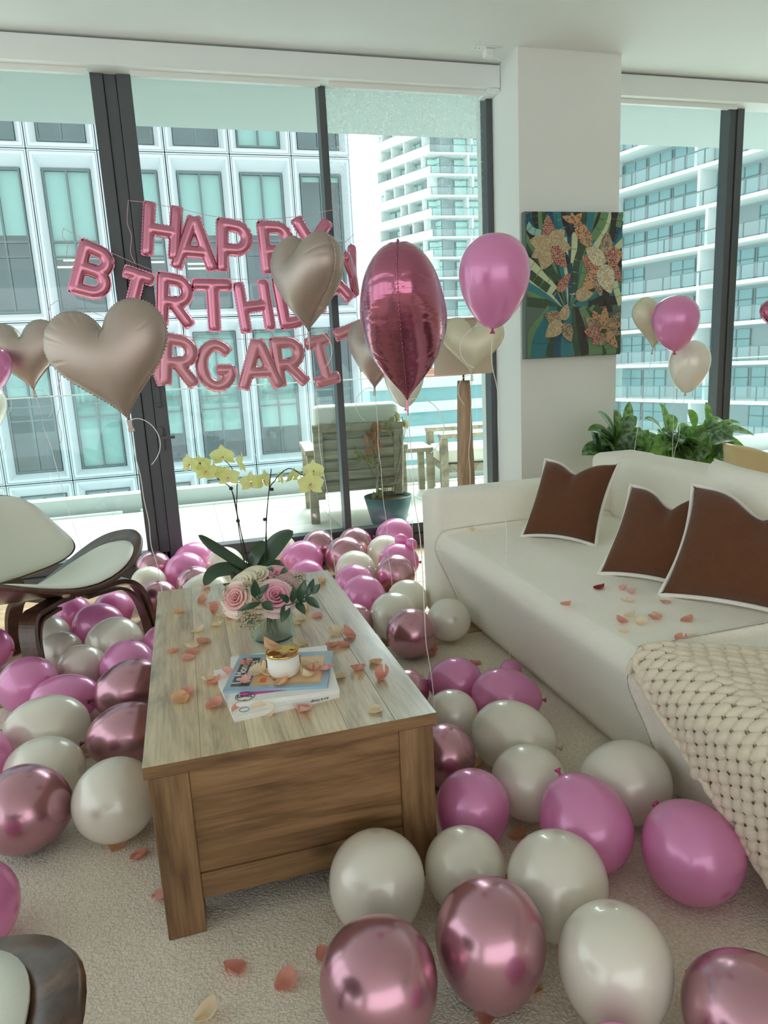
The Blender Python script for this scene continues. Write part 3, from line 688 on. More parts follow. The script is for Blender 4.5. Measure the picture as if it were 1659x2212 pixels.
def balloon(label, pos, minor, long_, axis, col, floating=False, name='latex_balloon', group=None):
    group = group or ('floating latex balloons' if floating else 'latex balloons on the floor')
    o = bpy.data.objects.new(name, (EGGF if floating else EGGS)[col]); COL.objects.link(o); tag(o, label, 'balloon', group)
    q = Vector((0, 0, 1)).rotation_difference(Vector(axis).normalized())
    o.matrix_world = Matrix.Translation(pos) @ q.to_matrix().to_4x4() @ Matrix.Diagonal((minor, minor, long_, 1))
    k = bpy.data.objects.new('knot', KNOTS[col]); COL.objects.link(k); k.parent = o; k.location = (0, 0, -.985); k.scale = (1, 1, minor/long_)
    return o
# x, y, radius, width/height in view, colour, label, optional axis (screen right, screen up, towards camera)
BAL = [
 (-.697, 2.872, .116, 1.09, 'p', 'big pink balloon under the near leg of the shell chair at left', (.9, .35, .3)),
 (-.507, 3.007, .099, 1.04, 'g', 'pearly balloon right of the big pink balloon below the chair leg'),
 (-.625, 3.240, .095, 1.04, 'g', 'small greyish pearl balloon just right of the near chair leg'),
 (-.712, 3.427, .108, 1.00, 'w', 'white balloon framed by the curve of the near chair leg'),
 (-.488, 3.480, .118, 1.12, 'p', 'pink balloon under the middle of the shell chair seat'),
 (-.444, 3.747, .099, 1.05, 'p', 'pink balloon under the raised wing of the shell chair'),
 (-.401, 3.205, .122, 1.11, 'w', 'white balloon in front of the two pink ones under the chair'),
 (-.315, 2.908, .114, 1.07, 'p', 'pink balloon behind the upper dark mauve one beside the table'),
 (-.300, 2.668, .124, 1.19, 'm', 'dark mauve chrome balloon, upper of the pair against the table side'),
 (-.535, 2.708, .112, 1.32, 'p', 'pink balloon showing its open knot at the right', (-.95, -.1, .25)),
 (-.558, 2.469, .125, 1.26, 'w', 'large white oval balloon near the left edge'),
 (-.292, 2.315, .119, 1.20, 'm', 'dark mauve chrome balloon, lower of the pair against the table side'),
 (-.527, 2.205, .113, 1.27, 'w', 'cream white balloon behind the mauve one at the left edge'),
 (-.760, 2.313, .125, 1.10, 'p', 'pink balloon cut by the left edge beside the cream white one'),
 (-.527, 1.966, .120, 1.01, 'm', 'big mauve chrome balloon at the left edge with its knot at the right', (-.85, .25, .3)),
 (-.290, 1.938, .116, 1.03, 'w', 'white balloon touching the front left corner of the table'),
 (-.595, 1.618, .110, 1.08, 'p', 'pink balloon just above the nearest chair wing'),
 (-.956, 3.419, .102, 1.09, 'p', 'pink balloon at the left edge behind the near chair leg'),
 (-.184, 3.178, .090, 1.05, 'p', 'pink balloon peeking past the far left of the table edge'),
 (-.651, 3.793, .094, 1.05, 'p', 'small pink balloon far under the chair seat'),
 (-.224, 3.829, .102, 1.05, 'm', 'mauve balloon behind the right leg of the shell chair'),
 (-.288, 4.133, .104, 1.05, 'w', 'white balloon beyond the chair wing and right leg'),
 (-.264, 4.484, .107, 1.06, 'm', 'mauve balloon at the foot of the dark window post'),
 (-.073, 4.220, .124, 1.05, 'p', 'pink balloon in front of another pink one by the window post'),
 (-.028, 4.476, .125, 1.10, 'p', 'farthest pink balloon left of the orchid, against the door sill'),
 (.161, 4.293, .117, 1.05, 'w', 'white balloon behind the left orchid leaf'),
 (-.022, 3.989, .108, 1.05, 'm', 'mauve balloon left of the drooping orchid leaf'),
 (.024, 3.757, .124, 1.17, 'w', 'white balloon under the drooping orchid leaf behind the table'),
 (.224, 4.030, .105, 1.05, 'w', 'white balloon half hidden by the orchid pot'),
 (.504, 4.454, .123, 1.05, 'w', 'white balloon behind the broad upright orchid leaf'),
 (.620, 4.204, .125, 1.12, 'p', 'pink balloon right of the broad upright orchid leaf'),
 (.593, 3.862, .104, 1.05, 'p', 'pink balloon peeking above the back edge of the table'),
 (.784, 4.483, .114, 1.06, 'm', 'mauve balloon against the door sill, left of two'),
 (1.024, 4.440, .114, 1.06, 'm', 'mauve balloon against the door sill, right of two'),
 (.881, 4.143, .124, 1.05, 'm', 'larger mauve balloon in front of the two at the sill'),
 (1.322, 4.535, .125, 1.11, 'p', 'pink balloon at the sill in front of the planter outside'),
 (1.143, 4.148, .114, 1.05, 'w', 'white balloon left of the far end of the sofa arm'),
 (1.157, 3.893, .119, 1.07, 'p', 'pink balloon behind a mauve one beside the sofa arm'),
 (1.067, 3.674, .114, 1.05, 'm', 'mauve balloon beside the end of the sofa arm'),
 (.878, 3.844, .116, 1.05, 'w', 'white balloon behind two pink ones past the table corner'),
 (.804, 3.597, .112, 1.05, 'p', 'pink balloon past the back right table corner, farther of two'),
 (.795, 3.368, .114, 1.02, 'p', 'pink balloon past the back right table corner, nearer of two'),
 (.860, 3.040, .114, 1.04, 'w', 'white balloon behind the round dark mauve one'),
 (1.000, 3.250, .105, 1.04, 'w', 'white balloon below the sofa arm, behind its twin'),
 (1.092, 2.913, .102, .98, 'w', 'white balloon touching the sofa front, nearer of its pair'),
 (.875, 2.800, .111, 1.00, 'm', 'round dark mauve chrome balloon alone on the rug right of the table'),
 (.672, 3.062, .096, 1.05, 'm', 'mauve balloon half hidden by the right table edge, far end'),
 (.701, 2.335, .081, 1.04, 'm', 'small mauve balloon half hidden by the right table edge, middle'),
 (.881, 2.303, .099, 1.11, 'p', 'pink balloon right of the table middle, farthest of the near group'),
 (1.167, 2.421, .045, 1.04, 'p', 'tiny pink balloon at the foot of a ribbon by the sofa'),
 (1.000, 2.111, .113, 1.23, 'p', 'pink oval balloon in front of the tiny pink one'),
 (.780, 2.075, .089, .96, 'w', 'white balloon beside the front right table corner'),
 (.899, 1.847, .122, 1.23, 'w', 'large white oval balloon in front of the pink oval one'),
 (.666, 1.851, .096, .97, 'm', 'mauve chrome balloon half hidden by the front table post'),
 (.830, 1.624, .105, .98, 'w', 'white balloon between the large white oval and the pink one'),
 (1.075, 1.518, .118, 1.10, 'w', 'large white balloon pressed against the sofa under the throw'),
 (.634, 1.555, .102, .91, 'p', 'pink balloon touching the front right table leg'),
 (.869, 1.392, .119, .92, 'p', 'large pink balloon with a pointed top in the right middle', (.35, -.75, .6)),
 (1.053, 1.226, .117, .96, 'p', 'large pink balloon under the knit throw at right', (.40, -.42, 1.3)),
 (.530, 1.359, .097, .95, 'w', 'white balloon, middle of three in front of the table leg'),
 (.698, 1.226, .114, .94, 'w', 'white balloon, right of three in front of the table leg'),
 (.316, 1.362, .114, .91, 'w', 'white balloon in front of the table panel, left of three'),
 (.487, 1.118, .118, .88, 'm', 'mauve chrome balloon with window glints, middle foreground'),
 (.690, .992, .113, .89, 'w', 'white egg shaped balloon in the right foreground'),
 (.853, .832, .112, 1.03, 'm', 'mauve chrome balloon cut by the bottom right corner'),
 (.247, 1.100, .117, .92, 'm', 'largest mauve chrome balloon at the bottom middle'),
 (.577, .806, .095, 1.03, 'p', 'pink balloon cut by the bottom edge'),
]
rg = random.Random(21)
hr = Vector((RGT.x, RGT.y, 0)).normalized(); hf = Vector((_fwd.x, _fwd.y, 0)).normalized(); up = Vector((0, 0, 1))
for b in BAL:
    x, y, r, k, col, lab = b[:6]
    if len(b) > 6: a = hr*b[6][0]+up*b[6][1]-hf*b[6][2]; lo = r*max(k, 1/k)**.5; mi = r/max(k, 1/k)**.5; zc = math.sqrt((lo*a.normalized().z)**2+mi*mi*(1-a.normalized().z**2))
    elif k > 1.06: a = hr*rg.choice([-1, 1])+hf*rg.uniform(-.2, .5)+up*rg.uniform(-.12, .12); lo = r*k**.5; mi = r/k**.5; zc = mi
    elif k < .97: a = up+hf*.28+hr*rg.uniform(-.12, .12); lo = r/k**.5; mi = r*k**.5; zc = lo*.98
    else: a = hf*-1+hr*rg.uniform(-.6, .6)+up*rg.uniform(.1, .4); lo = r*1.08; mi = r*.985; zc = r*.99
    balloon(lab, (x, y, zc+.001), mi, lo, a, col)
# twisted pair of small pink tips by the sofa arm
p1 = at_d(867, 1166, 4.25); p2 = at_d(889, 1176, 4.2)
tw = balloon('small twisted pink balloon with two bulbs by the sill', p1, .036, .042, hr*-1+up*.4, 'p')
o2 = bpy.data.objects.new('bulb', EGGS['p']); COL.objects.link(o2); o2.parent = tw; o2.matrix_world = Matrix.Translation(p2) @ Matrix.Diagonal((.034, .034, .038, 1))

# ================================================================ ribbons
def ribbon(root, pts, r=.0014, n=5):
    o = link('ribbon', tube(pts, r, n), M['ribbon']); o.parent = root; o.matrix_parent_inverse = root.matrix_world.inverted(); return o
def drop(px_pts, P0, foot, wob=.006, seed=0):
    rg = random.Random(seed); pts = [P0]
    for k in range(1, 12):
        t = k/12; p = P0.lerp(foot, t); pts.append(p+Vector((rg.uniform(-wob, wob), rg.uniform(-wob, wob), 0)))
    pts.append(foot); return catmull(pts, 3)
def curl(P0, r=.05, turns=1.0, ax=(1, 0, 0), fall=.09, sgn_=1):
    ax = Vector(ax).normalized(); pts = []
    for k in range(25):
        t = k/24; a = t*turns*2*PI; pts.append(P0+ax*(r*(1-math.cos(a*.9))*sgn_*.9)+Vector((0, 0, r*math.sin(a)*.5-fall*t*t)))
    return pts

# ================================================================ floating latex balloons
def floater(label, px, py, rx, ry, d, col, tilt=0, foot=None, side=1, seed=0, wob=.006, cr=.05):
    c = at_d(px, py, d); mi = rx*d/F_PX; lo = ry*d/F_PX; ax = up+hr*tilt
    o = balloon(label, c, mi, lo, ax, col, True)
    k0 = c-ax.normalized()*(lo*1.06)
    if foot is not None: ribbon(o, drop(None, k0, Vector(foot), wob, seed))
    if cr: ribbon(o, curl(k0, cr, .8, hr, .1, side))
    return o
floater('floating pink balloon left of the mosaic picture', 1067, 608, 75, 99, 2.66, 'p', .05, (1.20, 2.47, .0), -1, 1, .01, .07)
floater('floating pink balloon in front of the right window', 1459, 699, 48, 59, 3.9, 'p', 0, (2.80, 3.55, .0), 1, 2, .004)
floater('floating white balloon in front of the right window', 1488, 792, 42, 56, 4.1, 'w', .1, (2.75, 3.60, .0), 1, 3, .006, 0)
floater('floating white balloon behind the deep pink foil heart', 873, 812, 44, 68, 3.5, 'w', 0, (1.10, 3.40, 0), 1, 4, .006, 0)
floater('floating pink balloon cut by the left edge behind a taupe heart', -22, 795, 44, 50, 3.9, 'p', 0, (-1.0, 4.0, 0), 1, 5)
floater('floating white balloon cut by the left edge', -32, 880, 42, 54, 4.2, 'w', 0, (-1.1, 4.3, 0), 1, 6)

# ================================================================ foil hearts
def foil(name, c, rough, metal, bump=.0):
    m, nt, b = nm(name); b.inputs['Base Color'].default_value = L(c); b.inputs['Roughness'].default_value = rough; b.inputs['Metallic'].default_value = metal
    if bump:    # fine tension lines that run across the inflated skin
        tc = N(nt, 'ShaderNodeTexCoord'); mp = N(nt, 'ShaderNodeMapping'); mp.inputs['Scale'].default_value = (2.5, 2.5, 40); nt.links.new(tc.outputs['Object'], mp.inputs[0])
        no = N(nt, 'ShaderNodeTexNoise', i_Scale=1, i_Detail=2); nt.links.new(mp.outputs[0], no.inputs['Vector']); bp = N(nt, 'ShaderNodeBump', i_Strength=bump, i_Distance=.006)
        nt.links.new(no.outputs['Fac'], bp.inputs['Height']); nt.links.new(bp.outputs[0], b.inputs['Normal'])
    return m
M['taupe_foil'] = foil('taupe_foil', (182, 166, 156), .42, .7)
M['cream_foil'] = foil('cream_foil', (222, 216, 190), .45, .35)
M['rose_foil'] = foil('rose_foil', (186, 112, 138), .17, .9, .22)
M['letter_foil'] = foil('letter_foil', (212, 136, 158), .26, .85)
M['letter_foil_b'] = foil('letter_foil_b', (212, 148, 160), .36, .75)
def heart2(t):
    x = 16*math.sin(t)**3; y = 13*math.cos(t)-5*math.cos(2*t)-2*math.cos(3*t)-math.cos(4*t)
    return x/32, (y+2.2)/30
def inflate_field(inside, n=120, it=2600):
    """height of a sheet blown up over a flat outline (relaxed membrane), on an n x n grid over [-.6,.6]^2"""
    g_ = np.linspace(-.6, .6, n); X, Z = np.meshgrid(g_, g_, indexing='ij'); ins = inside(X, Z); ph = np.zeros((n, n)); hh = (g_[1]-g_[0])**2
    for _ in range(it):
        q = np.zeros_like(ph); q[1:-1, 1:-1] = .25*(ph[2:, 1:-1]+ph[:-2, 1:-1]+ph[1:-1, 2:]+ph[1:-1, :-2]+hh); ph = np.where(ins, q, 0)
    ph = np.sqrt(ph/ph.max()); return ph
def sample(ph, x, z):
    n = ph.shape[0]; fx = (np.asarray(x)+.6)/1.2*(n-1); fz = (np.asarray(z)+.6)/1.2*(n-1); i = np.clip(fx.astype(int), 0, n-2); j = np.clip(fz.astype(int), 0, n-2); a, b = fx-i, fz-j
    return ph[i, j]*(1-a)*(1-b)+ph[i+1, j]*a*(1-b)+ph[i, j+1]*(1-a)*b+ph[i+1, j+1]*a*b
def heart_inside(X, Z):
    t = np.linspace(0, 2*PI, 400); hx = 16*np.sin(t)**3/32*1.06; hz = (13*np.cos(t)-5*np.cos(2*t)-2*np.cos(3*t)-np.cos(4*t)+2.2)/30
    c = np.zeros(X.shape, bool)
    for k in range(len(t)-1):
        x1, z1, x2, z2 = hx[k], hz[k], hx[k+1], hz[k+1]
        m_ = ((z1 > Z) != (z2 > Z)) & (X < (x2-x1)*(Z-z1)/(z2-z1+1e-12)+x1); c ^= m_
    return c
HPH = inflate_field(heart_inside)
def heart_mesh(depth=.36, wr=.012, na=240, nr=34, seed=0, freq=46):
    """inflated foil heart, unit size, rim in the X-Z plane, thickness along Y, creases running in from the rim"""
    rg = random.Random(seed); V = []
    rim = []
    for k in range(na):
        x, z = heart2(2*PI*k/na); rim.append(Vector((x*1.06, z)))
    cc = Vector((0, .06))
    cr = [(rg.uniform(0, 2*PI), rg.uniform(.5, 1), rg.uniform(.10, .42), rg.uniform(.008, .02)) for _ in range(freq)]
    for s in (1, -1):
        for i in range(nr):
            rho = math.sin(i/(nr-1)*PI/2)
            for k in range(na):
                a = 2*PI*k/na; q = cc.lerp(rim[k], rho); h_ = depth/2*float(sample(HPH, q.x, q.y))
                if rho > .999: h_ = 0
                d = 0
                for (ca, am, ln, wd) in cr:
                    da = abs((a-ca+PI) % (2*PI)-PI)
                    if da < wd*4: d -= am*math.exp(-(da/wd)**2)*max(0, 1-(1-rho)/ln)
                V.append((q.x, s*(h_+d*wr*(1 if rho < .999 else 0)*min(1, h_/(.1*depth))), q.y))
    n1 = na*nr
    f1 = grid_faces(nr, na, 0, True); f2 = grid_faces(nr, na, n1, True)
    Fc = [tuple(q[::-1]) for q in f1]+f2
    me = mesh(V, Fc); bm = bmesh.new(); bm.from_mesh(me); bmesh.ops.remove_doubles(bm, verts=bm.verts[:], dist=2e-4)
    bmesh.ops.recalc_face_normals(bm, faces=bm.faces[:]); bm.to_mesh(me); bm.free()
    # seam: thin scalloped flange
    V = []; 
    for k in range(na*2):
        a = 2*PI*k/(na*2); x, z = heart2(a); p = Vector((x*1.06, z)); d = (p-cc).normalized(); w_ = .014+.006*math.sin(k*1.9)
        off = .004*math.sin(k*2.3)
        for e in (p-d*.012, p+d*w_):
            V.append((e.x, off+.002, e.y)); V.append((e.x, off-.002, e.y))
    n2 = na*2; Fc = []
    for k in range(n2):
        a, b = k*4, ((k+1) % n2)*4
        Fc += [(a, b, b+2, a+2), (a+1, a+3, b+3, b+1), (a+2, b+2, b+3, a+3)]
    return me, mesh(V, Fc)
HEART = [heart_mesh(.42, .016, seed=1, freq=34), heart_mesh(.56, .018, seed=2, freq=48)]
TAIL = boxes([(-.02, .02, -.006, .006, -.06, .02), (-.028, .028, -.004, .004, -.085, -.055)], .002, 1)
def foil_heart(label, px, py, d, size, yaw, mat, roll=0, kind=0, foot=None, side=1, seed=0, pitch=0, cr=.055, sx=1.0):
    c = at_d(px, py, d); me, sm = HEART[kind]
    me = me.copy(); sm = sm.copy(); o = link('foil_heart_balloon', me, M[mat]); tag(o, label, 'balloon', 'foil heart balloons')
    fy = math.atan2(c.x, c.y)   # yaw 0 faces the camera
    o.matrix_world = Matrix.Translation(c) @ Matrix.Rotation(-fy+yaw, 4, 'Z') @ Matrix.Rotation(pitch, 4, 'X') @ Matrix.Rotation(roll, 4, 'Y') @ Matrix.Diagonal((size*sx, size, size, 1))
    link('seam', sm, M[mat], o); t = link('tail', TAIL.copy(), M[mat], o, False, (0, 0, -.50))
    bpy.context.view_layer.update()
    k0 = o.matrix_world @ Vector((0, 0, -.52))
    if foot is not None: ribbon(o, drop(None, k0, Vector(foot), .006, seed), .0016)
    if cr: ribbon(o, curl(k0, cr, .8, hr, .12, side), .0016)
    return o
foil_heart('large taupe foil heart floating before the dark window post', 243, 785, 2.42, .41, math.radians(-18), 'taupe_foil', math.radians(-9), 0, (-.13, 2.88, 0), 1, 1, 0, .055, .96)
foil_heart('taupe foil heart at the left edge, farther than the large one', 57, 770, 4.1, .41, math.radians(-22), 'taupe_foil', math.radians(-4), 0, (-.60, 4.25, 0), 1, 2)
foil_heart('taupe foil heart turned sideways covering the end of the pink letters', 663, 612, 3.05, .42, math.radians(-58), 'taupe_foil', math.radians(4), 1, (.60, 2.98, 0), 1, 3)
foil_heart('deep rose foil heart seen edge on in the middle', 873, 702, 2.08, .455, math.radians(87), 'rose_foil', 0, 1, (.70, 2.02, 0), 1, 4, 0, .06, .98)
foil_heart('cream foil heart floating before the lamp shade', 1020, 748, 3.6, .30, math.radians(5), 'cream_foil', math.radians(2), 0, (1.42, 3.5, 0), -1, 5, 0, .04)
foil_heart('pale taupe foil heart half hidden behind the deep rose one', 812, 765, 3.55, .36, math.radians(-50), 'taupe_foil', math.radians(8), 1, (.98, 3.45, 0), -1, 6)
foil_heart('cream foil heart behind the pink balloon at the right window', 1418, 700, 4.15, .30, math.radians(30), 'cream_foil', math.radians(8), 1, (2.55, 3.75, 0), 1, 7, 0, 0)
foil_heart('rose foil heart cut by the right edge', 1688, 686, 4.0, .21, math.radians(10), 'rose_foil', 0, 0, (3.4, 3.0, 0), 1, 8, 0, 0)

# ================================================================ letter balloons
TR = .044   # tube radius; letters are about .40 tall
def arc(cx, cz, rx, rz, a0, a1, n=12): return [(cx+rx*math.cos(math.radians(a0+(a1-a0)*k/n)), cz+rz*math.sin(math.radians(a0+(a1-a0)*k/n))) for k in range(n+1)]
h2 = .156
LET = {
 'H': [[(-.10, -h2), (-.10, h2)], [(.10, -h2), (.10, h2)], [(-.10, 0), (.10, 0)]],
 'A': [[(-.125, -h2), (-.012, h2)], [(.125, -h2), (.012, h2)], [(-.075, -.06), (.075, -.06)]],
 'P': [[(-.085, -h2), (-.085, h2)], [(-.085, h2)]+arc(.012, .062, .086, .086, 90, -90)+[(-.085, -.024)]],
 'Y': [[(0, -h2), (0, -.01)], [(0, -.01), (-.105, h2)], [(0, -.01), (.105, h2)]],
 'B': [[(-.085, -h2), (-.085, h2)], [(-.085, h2)]+arc(.01, .076, .074, .072, 90, -90)+[(-.085, .004)], [(-.085, .004)]+arc(.016, -.072, .084, .076, 90, -90)+[(-.085, -h2)]],
 'I': [[(0, -h2), (0, h2)], [(-.075, h2), (.075, h2)], [(-.075, -h2), (.075, -h2)]],
 'R': [[(-.09, -h2), (-.09, h2)], [(-.09, h2)]+arc(.005, .066, .084, .082, 90, -90)+[(-.09, -.016)], [(-.01, -.02), (.098, -h2)]],
 'T': [[(0, -h2), (0, h2)], [(-.105, h2), (.105, h2)]],
 'D': [[(-.09, -h2), (-.09, h2)], [(-.09, h2)]+arc(-.01, 0, .115, h2, 90, -90)+[(-.09, -h2)]],
 'G': [arc(0, 0, .108, h2, 48, 335, 20)+[(.105, -.035), (.03, -.035)]],
}
def dist_seg(px, pz, a, b):
    ax, az = a; bx, bz = b; dx, dz = bx-ax, bz-az; l2 = dx*dx+dz*dz
    t = np.clip(((px-ax)*dx+(pz-az)*dz)/max(l2, 1e-9), 0, 1); return np.hypot(px-ax-t*dx, pz-az-t*dz)
def letter_mesh(strokes, seed):
    """union of inflated strokes: outline traced on a grid around the stroke field, puffed to both sides, flat crimped rim"""
    V = []; Fc = []
    for s in strokes:
        pts = [Vector((p[0], 0, p[1])) for p in s]
        if len(pts) == 2: pts = [pts[0].lerp(pts[1], k/8) for k in range(9)]
        n = 14; d0 = (pts[0]-pts[1]).normalized(); d1 = (pts[-1]-pts[-2]).normalized()
        full = [pts[0]+d0*TR*.8, pts[0]+d0*TR*.55]+pts+[pts[-1]+d1*TR*.55, pts[-1]+d1*TR*.8]
        rs = [TR*.45, TR*.86]+[TR]*len(pts)+[TR*.86, TR*.45]
        v, f = tube_data(full, rs, n, False, len(V)); V += v; Fc += f
    me = mesh(V, Fc); bm = bmesh.new(); bm.from_mesh(me)
    for v in bm.verts: v.co.y *= .80
    bmesh.ops.recalc_face_normals(bm, faces=bm.faces[:]); bm.to_mesh(me); bm.free()
    o = link('t', me); r = o.modifiers.new('r', 'REMESH'); r.mode = 'VOXEL'; r.voxel_size = .0075
    sm = o.modifiers.new('s', 'SMOOTH'); sm.factor = .5; sm.iterations = 4
    bpy.context.view_layer.update(); dg = bpy.context.evaluated_depsgraph_get()
    m2 = bpy.data.meshes.new_from_object(o.evaluated_get(dg)); bpy.data.objects.remove(o)
    # crimps that run in from the rim
    co = np.empty(len(m2.vertices)*3); m2.vertices.foreach_get('co', co); co = co.reshape(-1, 3)
    D = np.full(len(co), 9.); 
    for s in strokes:
        for a, b in zip(s[:-1], s[1:]): D = np.minimum(D, dist_seg(co[:, 0], co[:, 2], a, b))
    e = np.clip((D-.026)/.018, 0, 1); ph = np.sin(co[:, 0]*330+seed)*np.sin(co[:, 2]*330+seed*2)
    co[:, 1] += e*ph*.0018; k = 1+e*np.sin(co[:, 0]*260)*np.sin(co[:, 2]*260)*.006
    co[:, 0] *= k; co[:, 2] *= k
    m2.vertices.foreach_set('co', co.ravel()); m2.update()
    return m2
LM = {}
def seam_mesh(strokes, seed):
    V = []; Fc = []; rg = random.Random(seed)
    for s in strokes:
        a = Vector(s[0]); b = Vector(s[-1]); P = [Vector(p) for p in s]
        P = [P[0]+(P[0]-P[1]).normalized()*TR*.86]+P+[P[-1]+(P[-1]-P[-2]).normalized()*TR*.86]
        Q = []
        for p, q in zip(P[:-1], P[1:]):
            m = max(1, int((q-p).length/.008)); Q += [p.lerp(q, k/m) for k in range(m)]
        Q.append(P[-1]); off = len(V); n = len(Q)
        for i, p in enumerate(Q):
            t = (Q[min(i+1, n-1)]-Q[max(i-1, 0)]).normalized(); nr = Vector((-t.y, t.x)); w = TR+.0045+.004*math.sin(i*2.2)
            if i == 0 or i == n-1: w *= .7
            for sd in (-1, 1): V.append((p.x+nr.x*w*sd, -.001, p.y+nr.y*w*sd)); V.append((p.x+nr.x*w*sd, .001, p.y+nr.y*w*sd))
        for i in range(n-1):
            a, b = off+i*4, off+i*4+4; Fc += [(a, a+2, b+2, b), (a+1, b+1, b+3, a+3), (a, b, b+1, a+1), (a+2, a+3, b+3, b+2)]
    return mesh(V, Fc)
for k, (c, s) in enumerate(LET.items()): LM[c] = (letter_mesh(s, k), seam_mesh(s, k))
BY = 4.60
def letter(ch, label, px, py, rot, word, sx=1.0, yaw=0, dy=0, mat='letter_foil', sz=1.0):
    p = at_y(px, py, BY+dy); o = link('foil_letter_balloon', LM[ch][0].copy(), M[mat]); tag(o, label, 'balloon', 'foil letter balloons')
    o.matrix_world = Matrix.Translation(p) @ Matrix.Rotation(math.radians(yaw), 4, 'Z') @ Matrix.Rotation(math.radians(rot), 4, 'Y') @ Matrix.Diagonal((sx*sz*.80, .85, sz*.80, 1))
    link('seam', LM[ch][1].copy(), M[mat], o, False)
    return o
w1, w2, w3 = 'word one', 'word two', 'word three'
letter('H', 'pink foil letter H starting the top word', 350, 499, 9, w1, .95, 0, 0)
letter('A', 'pink foil letter A in the top word', 420, 526, 5, w1, 1.0)
letter('P', 'pink foil letter P in the top word, left of two', 505, 533, 5, w1, 1.0, 0, 0)
letter('P', 'pink foil letter P in the top word, right of two', 596, 535, -2, w1, 1.0)
letter('Y', 'pink foil letter Y ending the top word behind a taupe heart', 674, 528, 4, w1, 1.05)
letter('B', 'pink foil letter B starting the middle word', 200, 586, 21, w2, 1.0)
letter('I', 'pink foil letter I before the dark post in the middle word', 289, 640, 20, w2, 1.0)
letter('R', 'pink foil letter R in the middle word', 378, 649, 7, w2, 1.0)
letter('T', 'pink foil letter T in the middle word', 461, 661, 2, w2, 1.05)
letter('H', 'pink foil letter H in the middle word', 550, 662, -5, w2, .95)
letter('D', 'pink foil letter D mostly behind the sideways taupe heart', 632, 652, -7, w2, 1.0)
letter('A', 'pink foil letter A behind the sideways taupe heart, one foot showing', 706, 612, -20, w2, 1.0, 0, -.02)
letter('Y', 'pink foil letter Y turned aside at the end of the middle word', 761, 590, -24, w2, 1.0, 62, -.03)
letter('A', 'pink foil letter A behind the large heart, only its foot showing', 312, 775, 5, w3, 1.0, 0, 0, 'letter_foil_b')
letter('R', 'pink foil letter R first visible in the bottom word', 386, 779, 7, w3, 1.05, 0, -.03, 'letter_foil_b')
letter('G', 'pink foil letter G in the bottom word', 468, 790, 1, w3, 1.05, 0, 0, 'letter_foil_b')
letter('A', 'pink foil letter A in the middle of the bottom word', 560, 787, 0, w3, 1.05, 0, -.02, 'letter_foil_b')
letter('R', 'pink foil letter R in the bottom word, right of two', 624, 781, -4, w3, 1.0, 0, 0, 'letter_foil_b')
letter('I', 'pink foil letter I in the bottom word below the sideways heart', 697, 779, -12, w3, .95, 0, -.02, 'letter_foil_b')
letter('T', 'pink foil letter T in the bottom word beside the rose heart', 772, 752, -20, w3, 1.0, 0, -.03, 'letter_foil_b')
M['pink_string'] = pm('pink_string', (236, 178, 200), .5)
def string(label, pxs, tail):
    a = [at_y(x, y, BY+.01) for x, y in pxs]; o = tag(link('banner_string', tube(catmull(a, 4), .0016, 5), M['pink_string']), label, 'string', 'banner strings')
    for t in tail: link('loose_end', tube(catmull([at_y(x, y, BY+.0) for x, y in t], 6), .0016, 5), M['pink_string'], o)
string('thin pink string holding the top word of letters', [(277, 433), (318, 438), (392, 452), (470, 469), (550, 474), (640, 468), (722, 453)], [[(277, 433), (275, 480), (284, 510), (282, 545), (292, 568)], [(722, 453), (730, 468), (728, 500), (735, 520)]])
string('thin pink string holding the middle word of letters', [(137, 493), (190, 523), (252, 551), (285, 566), (345, 588), (420, 600), (500, 603), (590, 598), (680, 560), (735, 531), (779, 493)], [[(137, 493), (135, 510), (146, 530), (143, 562), (158, 590)]])
string('thin pink string holding the bottom word of letters', [(108, 660), (140, 650), (240, 690), (330, 715), (410, 728), (500, 732), (600, 731), (690, 717), (760, 700), (800, 688)], [[(108, 660), (106, 690), (122, 760), (132, 800), (126, 840), (130, 875), (124, 905), (134, 940), (128, 962)]])
# ================================================================ rose petals
def petal_mesh(cup, curl_, w=1.0, n=9, m=9):
    V = []
    for i in range(n):
        v = i/(n-1)
        for j in range(m):
            u = -1+2*j/(m-1); hw = w*(.12+.40*math.sin(min(1, v/.6)*PI/2) if v < .6 else .52*math.sqrt(max(.0, 1-((v-.6)/.41)**2.2)))
            x = u*hw; y = v-.5; z = cup*(u*u)*.35*(.4+v)+curl_*.30*max(0, v-.55)**2*4+.10*cup*(v-.5)**2+.03*math.sin(5*u+3*v)*cup
            V.append((x, y, z))
    me = mesh(V, grid_faces(n, m)); zmin = min(v[2] for v in V)
    for v in me.vertices: v.co.z -= zmin
    return me
PET = [petal_mesh(.9, .5, 1.0), petal_mesh(.5, -.25, 1.05), petal_mesh(1.3, .9, .85), petal_mesh(.7, 1.1, 1.1)]
def petal_mat(name, c, c2):
    m = latex(name, c, .55, .3, c2, .0, .35); return m
PC = {'k': petal_mat('petal_coral', (226, 160, 144), (236, 170, 150)), 'p': petal_mat('petal_pink', (236, 180, 170), (244, 190, 180)), 'c': petal_mat('petal_cream', (238, 220, 188), (246, 230, 200)),
      'o': petal_mat('petal_peach', (232, 186, 146), (240, 196, 156)), 'r': petal_mat('petal_red', (140, 40, 44), (160, 50, 50))}
prg = random.Random(12)
